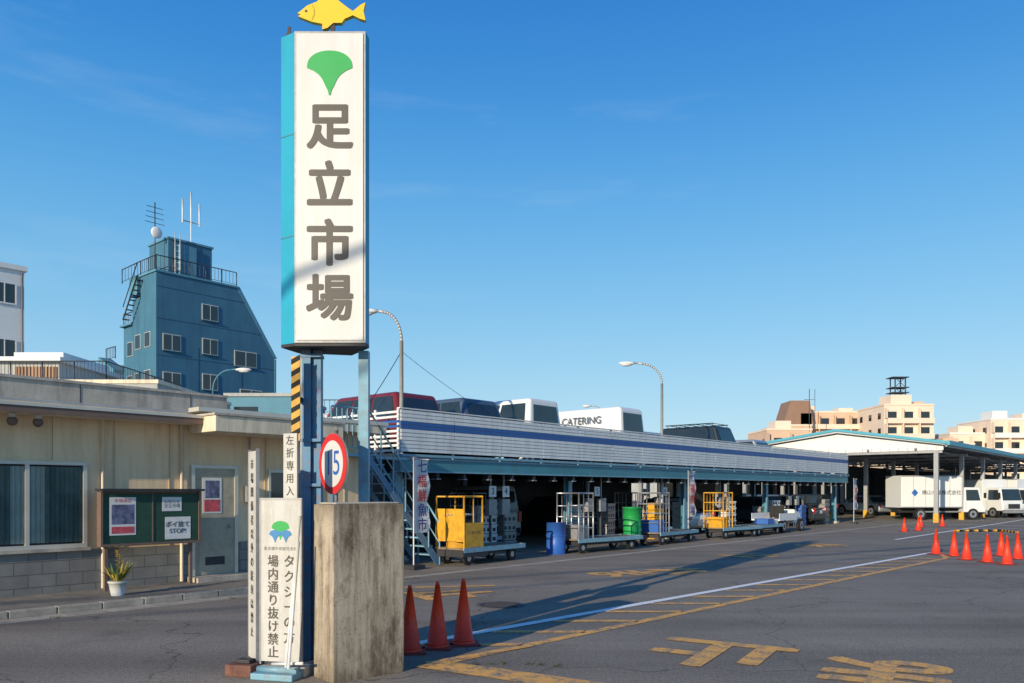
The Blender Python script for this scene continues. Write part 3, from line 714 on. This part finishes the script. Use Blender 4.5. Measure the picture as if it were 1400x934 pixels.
# carts under deck edge
def cart(name,u,w,yaw,L=2.4,kind='cage',colr=GREY,ex=None):
    o=ro(name,u,w,0,yaw)
    o.box('bed',WOOD,0,L,-.42,.42,.36,.40); o.box('bed_frame',LBLUE,-.03,L+.03,-.45,-.42,.30,.41); o.box('bed_frame',LBLUE,-.03,L+.03,.42,.45,.30,.41)
    o.box('bed_frame',LBLUE,L,L+.03,-.42,.42,.30,.41); o.box('bed_frame',DARK,.1,L-.1,-.3,.3,.22,.36)
    for x in (.25,L-.4):
        for y in (-.36,.30): o.cyl('wheels',BLACK,(x,y,.16),(x,y+.07,.16),.16,seg=18); o.cyl('hubs',HUB,(x,y-.004,.16),(x,y+.074,.16),.07,seg=12)
    if kind=='cage':
        for x in (.02,.62):
            for y in (-.4,.4): o.cyl('cage',colr,(x,y,.4),(x,y,1.65),.022,seg=8)
            o.cyl('cage',colr,(x,-.4,1.65),(x,.4,1.65),.022,seg=8)
            for z in (.7,1.0,1.3): o.cyl('cage',colr,(x,-.4,z),(x,.4,z),.014,seg=8)
        for y in (-.4,.4):
            o.cyl('cage',colr,(.02,y,1.65),(.62,y,1.65),.022,seg=8)
            for z in (.7,1.0,1.3): o.cyl('cage',colr,(.02,y,z),(.62,y,z),.014,seg=8)
            o.cyl('cage',colr,(.22,y,.4),(.22,y,1.65),.012,seg=6); o.cyl('cage',colr,(.42,y,.4),(.42,y,1.65),.012,seg=6)
        o.box('drive_unit',BARB if colr==GREY else (YELP if colr==YELP else GREY),.08,.5,-.3,.3,.4,.78)
    if kind=='turret':
        o.box('bed_frame',DARK,-.05,.85,-.44,.44,.2,.355)
        o.cyl('drive_drum',YELP,(.32,0,.37),(.32,0,1.0),.30,.30,seg=26); o.cyl('drive_drum',DARK,(.32,0,1.0),(.32,0,1.04),.31,seg=26)
        t=[(.32+math.cos(a*math.pi/12)*.34,math.sin(a*math.pi/12)*.34,1.16) for a in range(25)]
        o.tube('steering_ring',HUB,t,.018)
        for a in range(4): o.cyl('steering_ring',HUB,(.32,0,1.04),(.32+math.cos(a*1.57)*.34,math.sin(a*1.57)*.34,1.16),.012,seg=6)
        for x in (.0,.66):
            for y in (-.42,.42): o.cyl('guard',YELP,(x,y,.38),(x,y,1.58),.022,seg=8)
            o.cyl('guard',YELP,(x,-.42,1.58),(x,.42,1.58),.022,seg=8)
        for y in (-.42,.42): o.cyl('guard',YELP,(.0,y,1.58),(.66,y,1.58),.022,seg=8)
        o.box('guard_panel',YELP,-.02,.0,-.41,.41,.55,1.3); o.box('guard_panel',YELP,.03,.63,-.44,-.42,.42,.98)
        o.cyl('guard',YELP,(.33,-.42,.98),(.33,-.42,1.58),.012,seg=6)
        o.text('label','二人乗り禁止',(.33,-.443,.75),.085,INK)
    if ex: ex(o)
    o.done()
cart('turret_truck',12.9,13.1,4,2.3,'turret')
def drum(o,):
    o.cyl('drum',BARB,(-.35,.1,0),(-.35,.1,.85),.26,seg=22); o.cyl('drum',BARB,(-.35,.1,.5),(-.35,.1,.53),.275,seg=22)
cart('platform_cart',17.5,13.2,-5,2.8,'cage',HUB,drum)
def crate(o):
    o.box('crates',BARB,1.1,1.7,-.35,.2,.41,.62); o.box('crates',WHITE,1.75,2.2,-.3,.25,.41,.56)
cart('platform_cart',21.9,13.3,3,2.7,'cage',GREY)
cart('platform_cart',26.3,13.3,-6,2.6,'cage',YELP)
cart('platform_cart',28.9,13.2,0,2.4,'plain',GREY,crate)
cart('platform_cart',15.8,15.6,10,2.2,'cage',HUB)
cart('platform_cart',23.8,15.5,-8,2.2,'cage',HUB)
gb=ro('green_barrel',21.25,13.5); gb.cyl('barrel',BARG,(0,0,.35),(0,0,1.2),.27,.29,seg=26)
for z in (.35,.62,.9,1.18): gb.cyl('barrel',BARG,(0,0,z),(0,0,z+.035),.30,seg=26)
gb.box('stand',DARK,-.35,.35,-.35,.35,.22,.34)
for x in (-.28,.28):
    for y in (-.28,.28): gb.cyl('castors',BLACK,(x-.03,y,.1),(x+.03,y,.1),.1,seg=12)
gb.done()
kt=ro('small_flatbed_truck',33.0,13.6,0,0)
kt.box('bed',WHITE,-1.5,.3,-.6,.6,.5,.56)
for y in (-.6,.58): kt.box('bed_sides',WHITE,-1.5,.3,y,y+.02,.56,.8)
kt.hexa('engine_cover',WHITE,[(.35,-.5,.35),(1.2,-.5,.35),(1.2,.5,.35),(.35,.5,.35)],[(.35,-.48,.95),(1.0,-.45,.8),(1.0,.45,.8),(.35,.48,.95)]); kt.bev['engine_cover']=.04
kt.cyl('steering',DARK,(.3,0,.8),(.1,0,1.2),.02); kt.box('seat',BLACK,-.35,.05,-.3,.3,.6,.75); kt.box('seat',BLACK,-.4,-.33,-.3,.3,.7,1.1)
for x in (-1.0,.85):
    for y,sd in ((-.6,1),(.6,-1)): wheel(kt,x,y,.27,.15,sd)
kt.done()
for (u,w,nn,m) in ((15.2,15.4,4,BARB),(16.4,15.3,5,WHITE),(17.6,15.6,4,GREY),(20.6,15.2,5,WHITE),(22.6,15.4,5,GREY),(24.9,14.9,5,YELP),(25.5,15.2,3,BARB),(27.6,15.3,5,WHITE),(36,15.2,5,WHITE),(38.8,15.0,4,BARB),(30.9,15,5,WHITE),(34.6,15.2,4,GREY),(42,15,5,GREY)):
    o=ro('stacked_crates',u,w,0,random.uniform(-15,15))
    for i in range(nn):
        z=i*.26; o.box('crate',m,-.3,.3,-.2,.2,z+.01,z+.235); o.box('crate_rim',m,-.32,.32,-.22,.22,z+.2,z+.25)
        for xx in (-.2,0,.2): o.box('crate_slots',DARK,xx-.06,xx+.06,-.204,-.2005,z+.06,z+.16)
    o.done()

BB=mat('banner_blue',(.03,.06,.25),.5)
def banner(u,w,yaw,chars,h=2.5,red=True):
    o=ro('advertising_banner',u,w,0,yaw)
    o.cyl('pole',WHITE,(-.24,0,0),(-.24,0,h),.014,seg=8); o.cyl('pole',WHITE,(-.26,0,h-.04),(.26,0,h-.04),.01,seg=6)
    b_,i_=o.bm('cloth',PAPER); rows=14; prev=None
    for r in range(rows+1):
        z=h-.06-r*(1.6/rows); a=.03*math.sin(r*.9)
        cur=[b_.verts.new((x,a*(x+.24)*3+.015*math.sin(r*.7+x*9),z)) for x in (-.23,-.08,.08,.25)]
        if prev:
            for k in range(3): f=b_.faces.new((prev[k],cur[k],cur[k+1],prev[k+1])); f.smooth=True
        prev=cur
    n=len(chars)
    for j,ch in enumerate(chars):
        z=h-.06-1.6*(j+.5)/n; o.text('lettering',ch,(0,-.045,z),1.6/n*.95,REDI if (red and j in (1,2)) else BB,off=.004)
    o.box('base_weight',DARK,-.42,-.06,-.18,.18,0,.1)
    o.done()
banner(11.95,13.05,6,'七福鮮魚市',2.45); banner(26.0,14.0,0,'七福市場',2.45); banner(43.6,13.9,0,'新鮮市場',2.4)

# ------------------------------------------------------------ street lamps
def lamp(X,Y,z0,h,dirx,reach=1.05,r=.06,col=GALV):
    o=Obj('street_lamp',(X,Y,z0))
    pts=[(dirx*(1-math.cos(rad(i*7.2)))*reach*.72,0,h-.75+math.sin(rad(i*7.2))*.72) for i in range(13)]
    pts.append((dirx*reach*1.0,0,h-.0))
    o.cyl('pole',col,(0,0,0),(0,0,h-.75),r,r*.7,seg=14); o.box('base_plate',col,-.16,.16,-.16,.16,0,.03)
    o.tube('arm',col,pts,r*.55,seg=10)
    o.sph('lamp_head',WHITE,(dirx*(reach+.22),0,h-.02),.3,(1,.42,.24)); o.sph('lamp_glass',HLAMP,(dirx*(reach+.24),0,h-.07),.2,(1,.5,.3))
    return o.done()
lamp(-2.72,19.6,0,6.15,-1,.65,.065)
lamp(5.42,28.8,0,6.35,-1,1.05,.065)
lamp(-11.0,29.3,0,6.2,1,.9,.05,BLUEL)
lamp(6.0,52,0,7.3,-1,.9,.06)

def cabler(cb,a,c,sag,r=.012,n=16):
    a=Vector(a);c=Vector(c); pts=[a.lerp(c,i/n)-Vector((0,0,sag*4*(i/n)*(1-i/n))) for i in range(n+1)]; cb.tube('wire',BLACK,pts,r,5)
cb=Obj('overhead_cable')
cabler(cb,(-2.72,19.6,5.15),(-4.3,20.5,3.1),.08,.01); cabler(cb,(-2.72,19.6,5.15),(-.4,21.8,3.7),.08,.006)
cb.done()
# utility poles and lines on the street behind the viewpoint (they shade the sign face)
PA=Vector((-28.7,-17.8,0)); PB=Vector((7.9,6.4,0))
for P_ in (PA,PB):
    o=Obj('utility_pole',tuple(P_)); o.cyl('pole',CONC2,(0,0,0),(0,0,10.2),.17,.11,seg=16); o.box('crossarm',GREY,-.8,.8,-.05,.05,9.0,9.1); o.box('crossarm',GREY,-.6,.6,-.05,.05,9.7,9.8)
    for x in (-.7,0,.7): o.cyl('insulators',WHITE,(x,0,9.1),(x,0,9.25),.05)
    o.done()
o=Obj('power_line')
cabler(o,PA+Vector((0,0,9.2)),PB+Vector((0,0,9.2)),.8,.045,20)
cabler(o,PA+Vector((.7,0,9.25)),PB+Vector((.7,0,9.25)),.6,.03,20)
cabler(o,PA+Vector((0,0,8.2)),PB+Vector((0,0,8.5)),.9,.035,20)
o.done()

# ------------------------------------------------------------ market hall (shed) on right
H_=ro('market_hall',47.5,10.5)
HL=60; yk=5.7; HW=12
zE,zP=4.35,5.25
H_.prism('roof',ROOFS,[(0,zE),(yk,zP),(HW,zE+.1),(HW,zE-.03),(yk,zP-.14),(0,zE-.14)],'x',0,HL)
H_.prism('gable_infill',WHITE,[(.15,zE-.16),(yk,zP-.18),(HW-.15,zE-.1),(HW-.15,3.95),(.15,3.95)],'x',.3,.36)
for i in range(1,24): H_.box('gable_ribs',GREY,.285,.2985,i*.48,i*.48+.03,3.97,4.15)
H_.prism('verge_trim',TRIMC,[(-.1,zE-.1),(yk,zP-.04),(HW+.1,zE),(HW+.1,zE+.16),(yk,zP+.1),(-.1,zE+.06)],'x',-.08,-.001)
H_.box('eave_trim',TRIMC,-.08,HL,-.25,-.101,zE-.16,zE+.08); H_.box('gutter',GREY,0,HL,-.1,-.0,zE-.24,zE-.15)
for i in range(10):
    x=.33+i*6
    for y in (.5,6,11.5):
        H_.box('columns',GREY,x-.11,x+.11,y-.11,y+.11,0,3.95)
        H_.box('column_guard',YELP,x-.13,x+.13,y-.13,y+.13,0,.5)
    H_.box('trusses',GREY,x-.06,x+.06,.2,HW-.2,3.8,3.93)
    for k in range(8):
        y0=.5+k*1.4; H_.cyl('trusses',GREY,(x,y0,3.85),(x,y0+.7,4.3),.03,seg=5); H_.cyl('trusses',GREY,(x,y0+.7,4.3),(x,y0+1.4,3.85),.03,seg=5)
for y in (1.5,4,8,10): H_.box('purlins',GREY,0,HL,y-.04,y+.04,4.0,4.1)
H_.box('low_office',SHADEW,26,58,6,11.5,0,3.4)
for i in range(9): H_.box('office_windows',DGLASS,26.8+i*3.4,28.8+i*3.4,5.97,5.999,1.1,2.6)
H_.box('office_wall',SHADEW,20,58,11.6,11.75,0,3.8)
H_.done()
h2=ro('market_shed',50,24)
h2.prism('roof',ROOFS,[(0,4.6),(7,5.4),(14,4.6),(14,4.45),(7,5.2),(0,4.45)],'x',0,50); h2.box('trim',TRIMC,0,50,-.1,-.001,4.4,4.7)
for i in range(9):
    for y in (.3,7,13.7): h2.box('columns',GREY,i*6-.12,i*6+.12,y-.12,y+.12,0,4.6)
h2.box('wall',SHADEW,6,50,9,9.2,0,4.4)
h2.done()

# distant buildings
def apartment(name,X0,X1,Y,z1,m,dep=12,floors=None,winw=1.6,pitch=3.0,trim=TANL,yaw=0,tops=(),balc=True):
    cx=(X0+X1)/2; W=X1-X0
    o=Obj(name,(cx,Y,0),yaw); hw=W/2
    o.box('walls',m,-hw,hw,0,dep,0,z1)
    fl=floors or int(z1/2.9); fh=(z1-.4)/fl
    nb_=max(1,int(W/pitch)); ps=W/nb_
    for f in range(fl):
        z=f*fh
        if balc and f>0: o.box('balconies',trim,-hw+.3,hw-.3,-1.0,-.01,z-.1,z+.9)
        for i in range(nb_):
            x=-hw+ps*(i+.5)
            o.box('windows',DGLASS,x-winw/2,x+winw/2,-.04,-.005,z+.9,z+2.2)
            if not balc: o.box('window_frames',ALU,x-winw/2-.06,x+winw/2+.06,-.03,-.004,z+.82,z+.9)
            if balc and f>0: o.box('balcony_fins',m,x-ps/2+.05,x-ps/2+.2,-1.0,-.005,z+.9,z+fh-.1)
        ns=max(1,int(dep/4))
        for i in range(ns):
            y=dep*(i+.5)/ns; o.box('windows',DGLASS,-hw-.04,-hw-.005,y-.6,y+.6,z+.9,z+2.1)
    o.box('parapet',trim,-hw-.1,hw+.1,-.1,dep+.1,z1,z1+.35)
    for (a,c,d0,d1,h,mm) in tops: o.box('roof_block',mm,a,c,d0,d1,z1+.35,z1+h)
    return o
apartment('apartment_building',48,56.5,150,13.2,TAN,tops=((-2,1,2,6,2,TANL),)).done()
a=apartment('apartment_building',54.5,61,162,15.0,TAN,tops=((1,3.2,0,5,2.6,TANL),))
a.prism('stair_tower_roof',TAND,[(-2.6,15.3),(3.6,15.3),(2.8,20.2),(-1.0,20.2)],'y',0,6)
a.done()
apartment('apartment_building',60,73,165,18,TAN,tops=((-6,-3,2,6,1.6,TANL),(2,5,2,6,1.2,TANL))).done()
a=apartment('apartment_building',71.5,81,153,18.2,TANL,trim=TANL,tops=((-3,1,1,6,2.2,TANL),(2,4,2,6,1,TAN)))
for q in ((-2,3),(0,3),(-2,5),(0,5)): a.cyl('antenna_mast',RAILD,(q[0]+0.8,q[1],20),(q[0]+.8,q[1],24.2),.12,seg=6)
for z in (21,22,24): a.box('antenna_mast',RAILD,-1.9,1.4,2.6,5.4,z,z+.16)
for z in (20.2,22.2): a.cyl('antenna_mast',RAILD,(-1.2,3,z),(.8,3,z+1.8),.06,seg=5); a.cyl('antenna_mast',RAILD,(.8,3,z),(-1.2,3,z+1.8),.06,seg=5)
a.done()
apartment('apartment_building',82,90,155,10.8,TANL,tops=((-1,2,2,6,1.4,TAN),)).done()
apartment('apartment_building',88,95.5,160,13.2,TANL,trim=WHITE,tops=((-1,2,2,6,1.8,TANL),)).done()
apartment('apartment_building',95,108,158,15.9,TANL,trim=WHITE,tops=((-5,-2,2,6,2.0,WHITE),(1,3,2,6,1.5,TANL))).done()
apartment('apartment_building',104,125,150,13,TANL,tops=((-8,-5,2,6,1.5,TAN),)).done()
apartment('warehouse',-10,60,150,7.5,GREYW,balc=False,pitch=6).done()
apartment('warehouse',60,170,190,8,PALE,balc=False,pitch=6).done()
fa=Obj('rooftop_antenna',(56,150,0)); fa.cyl('mast',RAILD,(0,0,13),(0,0,21),.06,seg=6); fa.cyl('mast',RAILD,(5.6,12,15),(5.6,12,22.5),.05,seg=6); fa.cyl('mast',RAILD,(-1,0,19),(1,0,19),.04,seg=5); fa.done()

# ------------------------------------------------------------ blue apartment tower
T=ro('blue_apartment_building',27.7,59.6)
front=[(0,0),(10.1,0),(10.1,13.0),(9.4,14.2),(6.6,18.3),(0,18.3)]
T.prism('front_block',BLUEB,front,'y',0,2.6)
T.prism('rear_block',BLUEB,[(.25,0),(9.6,0),(9.6,12),(6,16.9),(.25,16.9)],'y',2.6,4.6)
T.box('rear_block',BLUEB,.5,9,4.6,6.8,0,15.0); T.box('rear_block',BLUEL,.2,9,4.6,6.9,15.0,15.15)
T.box('roof_slab',BLUEL,-.1,6.7,-.1,2.7,18.301,18.45)
T.box('band',BLUEL,10.101,10.25,-.05,2.6,0,12.9)
T.prism('edge_trim',BLUEL,[(6.6,18.3),(6.85,18.45),(10.35,13.0),(10.1,13.0)],'y',-.03,2.6)
JB=mat('joint_blue',(.03,.10,.16),.8)
for z in (3.6,6.4,9.2,12.0,14.8,17.2): T.box('floor_joints',JB,.0,10.1 if z<13 else (8.9 if z<15 else 7.3),-.02,-.003,z,z+.05)
for x in (3.3,7.0): T.box('floor_joints',JB,x,x+.05,-.022,-.004,0,13)
T.box('penthouse',BLUEB,1.4,5.0,1.0,4.2,18.45,21.3); T.box('penthouse',BLUEL,1.3,5.1,.9,4.3,21.3,21.45); T.box('penthouse',BLUEL,2.2,3.6,.8,.98,18.45,21.0)
T.box('chimney_block',BLUEL,-.1,.9,3,4.4,17,18.5)
def win(x,z,w=1.2,h=1.15):
    T.box('window_frames',ALU,x-w/2-.06,x+w/2+.06,-.06,-.001,z-.06,z+h+.06); T.box('window_panes',DGLASS,x-w/2,x+w/2,-.075,-.061,z,z+h); T.box('window_frames',ALU,x-.025,x+.025,-.09,-.0755,z,z+h)
    T.box('window_sills',JB,x-w/2-.1,x+w/2+.1,-.14,-.001,z-.14,z-.061)
for (x,z,w_) in ((4.3,15.3,1.25),(4.3,12.6,1.2),(1.2,12.5,1.3),(7.4,12.0,1.9),(1.2,9.6,1.3),(7.9,8.9,1.9),(4.3,9.8,1.2),(7.9,6.1,1.9),(4.3,6.9,1.2),(1.2,6.9,1.3)): win(x,z,w_)
for (y,z) in ((1.4,12.8),(3.6,12.9),(1.4,9.9),(3.6,9.9),(1.4,7.1),(5.6,12.6),(5.6,9.9),(3.6,7.1)):
    x0=0 if y<2.6 else (.25 if y<4.6 else .5)
    T.box('side_windows',ALU,x0-.05,x0-.001,y-.5,y+.5,z-.05,z+1.1); T.box('side_windows',DGLASS,x0-.07,x0-.051,y-.42,y+.42,z,z+1.05)
T.rail('railings',RAILD,[(-.6,4.5,18.0),(0,2.6,18.45),(0,0,18.45),(6.6,0,18.45)],1.1,sp=.3,r=.02,pr=.04)
T.rail('railings',RAILD,[(.5,6.8,15.1),(.5,4.7,15.1)],1.0,sp=.3,r=.02,pr=.04)
T.rail('railings',RAILD,[(.5,10.2,12.7),(.5,8.4,12.7)],1.0,sp=.3,r=.02,pr=.04)
T.box('rear_block',BLUEL,1,8,6.9,9.5,0,12.2); T.hexa('outer_stair',BLUEL,[(-.2,7,11),(.8,7,11),(.8,10,12.2),(-.2,10,12.2)],[(-.2,7,11.6),(.8,7,11.6),(.8,10,12.9),(-.2,10,12.9)])
for k in range(9):
    T.box('roof_stair',DARK,-.5,-.05,4.4-k*.28,4.62-k*.28,15.2+k*.34,15.26+k*.34)
T.cyl('roof_stair',DARK,(-.5,4.6,15.2),(-.5,2.1,18.2),.06,seg=5); T.cyl('roof_stair',DARK,(-.5,4.6,16.2),(-.5,2.1,19.2),.04,seg=5)
T.cyl('antenna',WHITE,(3.5,1.5,21.4),(3.5,1.5,25.3),.05,seg=6)
for dx in (-.7,0,.7): T.cyl('antenna',WHITE,(3.5+dx,1.5,23),(3.5+dx,1.5,25.6-abs(dx)),.06,seg=6)
T.cyl('antenna',GREY,(2.8,1.5,23.2),(4.2,1.5,23.2),.04,seg=6)
T.cyl('antenna',RAILD,(.6,1.5,18.4),(.6,1.5,24),.04,seg=6)
for z in (22.4,22.8,23.2,23.6): T.cyl('antenna',RAILD,(.6-.8+.1*(z-22),1.5,z),(.6+.8-.1*(z-22),1.5,z),.025,seg=5)
T.sph('satellite_dish',WHITE,(.6,1.2,21.6),.45,(1,.3,1))
for k in range(6): T.cyl('ladder',WHITE,(1.8,.7,18.6+k*.45),(2.2,.7,18.6+k*.45),.03,seg=5)
T.cyl('ladder',WHITE,(1.8,.7,18.4),(1.8,.7,21.8),.03,seg=5); T.cyl('ladder',WHITE,(2.2,.7,18.4),(2.2,.7,21.8),.03,seg=5)
T.done()
a=ro('pale_apartment_building',14.2,45)
a.box('walls',PALE,-12,0,0,10,0,12.8); a.box('parapet',WHITE,-12.1,.12,-.12,10.1,12.8,13.05)
for z in (11.1,8.3,5.5,2.7):
    a.box('windows',DGLASS,-1.35,-.42,-.05,-.002,z,z+.95); a.box('window_frames',WHITE,-1.42,-.35,-.08,-.051,z-.07,z); a.box('window_frames',WHITE,-1.42,-.35,-.08,-.051,z+.95,z+1.02); a.box('window_frames',WHITE,-.42,-.35,-.08,-.051,z,z+.95); a.box('window_frames',WHITE,-.91,-.87,-.08,-.051,z,z+.95)
    for x in (-4,-7,-10): a.box('windows',DGLASS,x-.6,x+.6,-.05,-.002,z,z+.95)
a.cyl('downpipe',GREY,(-.12,-.1,0),(-.12,-.1,12.7),.05,seg=8)
a.done()
h=Obj('small_house',(-21.0,34.5,0))
h.box('walls',GREYW,-1.2,1.4,0,5,0,7.3); h.box('shutter',TAND,-.5,1.3,-.06,-.001,6.0,7.1)
ST=mat('shutter_tan',(.36,.22,.13),.7)
for i in range(12): h.box('shutter_ribs',ST,-.46+i*.145,-.40+i*.145,-.10,-.061,6.0,7.1)
h.box('eaves',PALE,-1.4,1.6,-.3,5.2,7.3,7.5); h.box('upper_walls',PALE,-1.2,1.0,1,5,7.5,7.9)
h.done()
h=Obj('flat_roofed_building',(-18.0,31,0)); h.box('walls',GREYW,-4,4.2,0,8,0,5.9); h.box('parapet',CREAM,-4.05,4.25,-.05,8.05,5.9,6.05)
h.rail('railings',RAILD,[(-4,0,6.05),(2.2,0,6.05),(2.2,7,6.05)],.72,sp=.14,r=.012,pr=.025); h.done()
h=Obj('grey_house',(-14.4,47,0)); h.box('walls',BLUEL,-2.5,1.5,0,8,0,7.3); h.box('windows',DGLASS,-2,-.6,-.03,-.002,5.6,6.7); h.box('parapet',GREYW,-2.6,1.6,-.1,8,7.3,7.5)
h.rail('railings',RAILD,[(1.5,0,6.3),(7,0,6.3)],.8,sp=.3,r=.015,pr=.03); h.box('lower_walls',GREYW,1.55,7.5,.05,8,0,6.3); h.done()

# ------------------------------------------------------------ light
EL=16.0; AZ=Vector((-.528,-.849,0)).normalized()
sd=Vector((AZ.x*math.cos(rad(EL)),AZ.y*math.cos(rad(EL)),math.sin(rad(EL))))
L=bpy.data.lights.new('sun','SUN'); L.energy=5.0; L.angle=rad(.5); L.color=(1,.86,.64)
lo=bpy.data.objects.new('sun',L); COL.objects.link(lo); lo.rotation_euler=sd.to_track_quat('Z','Y').to_euler()
W=bpy.data.worlds.new('World'); scene.world=W; W.use_nodes=True
nt=W.node_tree; bg=nt.nodes['Background']; sk=nt.nodes.new('ShaderNodeTexSky'); sk.sky_type='NISHITA'; sk.sun_disc=False
sk.sun_elevation=rad(EL); sk.sun_rotation=math.atan2(AZ.x,AZ.y); sk.air_density=1.0; sk.dust_density=.3; sk.ozone_density=2.0
STR=.14
tc=nt.nodes.new('ShaderNodeTexCoord')
# clear-air tint by elevation, blended with the physical sky
sz=nt.nodes.new('ShaderNodeSeparateXYZ'); nt.links.new(tc.outputs['Generated'],sz.inputs[0])
gr=nt.nodes.new('ShaderNodeValToRGB'); gr.color_ramp.interpolation='B_SPLINE'
cols=((0.0,(.50,.73,.86)),(.09,(.42,.69,.87)),(.20,(.24,.58,.87)),(.33,(.10,.43,.84)),(.46,(.025,.27,.74)),(.60,(.006,.17,.62)),(1.0,(.004,.08,.36)))
e=gr.color_ramp.elements
e[0].position=cols[0][0]; e[0].color=cols[0][1]+(1,); e[1].position=1.0; e[1].color=cols[-1][1]+(1,)
for p_,c_ in cols[1:-1]:
    k=e.new(p_); k.color=c_+(1,)
nt.links.new(sz.outputs['Z'],gr.inputs[0])
sc=nt.nodes.new('ShaderNodeVectorMath'); sc.operation='SCALE'; sc.inputs['Scale'].default_value=1/STR; nt.links.new(gr.outputs[0],sc.inputs[0])
mx=nt.nodes.new('ShaderNodeMixRGB'); mx.inputs['Fac'].default_value=.82; nt.links.new(sk.outputs[0],mx.inputs['Color1']); nt.links.new(sc.outputs[0],mx.inputs['Color2'])
# thin high cirrus
mp=nt.nodes.new('ShaderNodeMapping'); mp.inputs['Scale'].default_value=(1.2,1.2,7); mp.inputs['Rotation'].default_value=(0,rad(12),0); nt.links.new(tc.outputs['Generated'],mp.inputs[0])
cn=nt.nodes.new('ShaderNodeTexNoise'); cn.inputs['Scale'].default_value=1.6; cn.inputs['Detail'].default_value=9; cn.inputs['Roughness'].default_value=.62; nt.links.new(mp.outputs[0],cn.inputs['Vector'])
cr=nt.nodes.new('ShaderNodeValToRGB'); cr.color_ramp.elements[0].position=.57; cr.color_ramp.elements[1].position=.82; cr.color_ramp.elements[0].color=(0,0,0,1); cr.color_ramp.elements[1].color=(.2,.2,.2,1); nt.links.new(cn.outputs['Fac'],cr.inputs[0])
cx=nt.nodes.new('ShaderNodeMixRGB'); nt.links.new(cr.outputs[0],cx.inputs['Fac']); nt.links.new(mx.outputs[0],cx.inputs['Color1']); cx.inputs['Color2'].default_value=(.6/STR,.75/STR,.88/STR,1)
nt.links.new(cx.outputs[0],bg.inputs['Color']); bg.inputs['Strength'].default_value=STR
# camera
cam=bpy.data.cameras.new('camera'); co=bpy.data.objects.new('camera',cam); COL.objects.link(co)
co.location=(0,0,1.7); co.rotation_euler=(rad(90),0,0); cam.sensor_width=36; cam.lens=28; cam.shift_y=205/1400; cam.clip_end=2000
scene.camera=co
scene.view_settings.view_transform='Standard'; scene.view_settings.look='None'; scene.view_settings.exposure=0
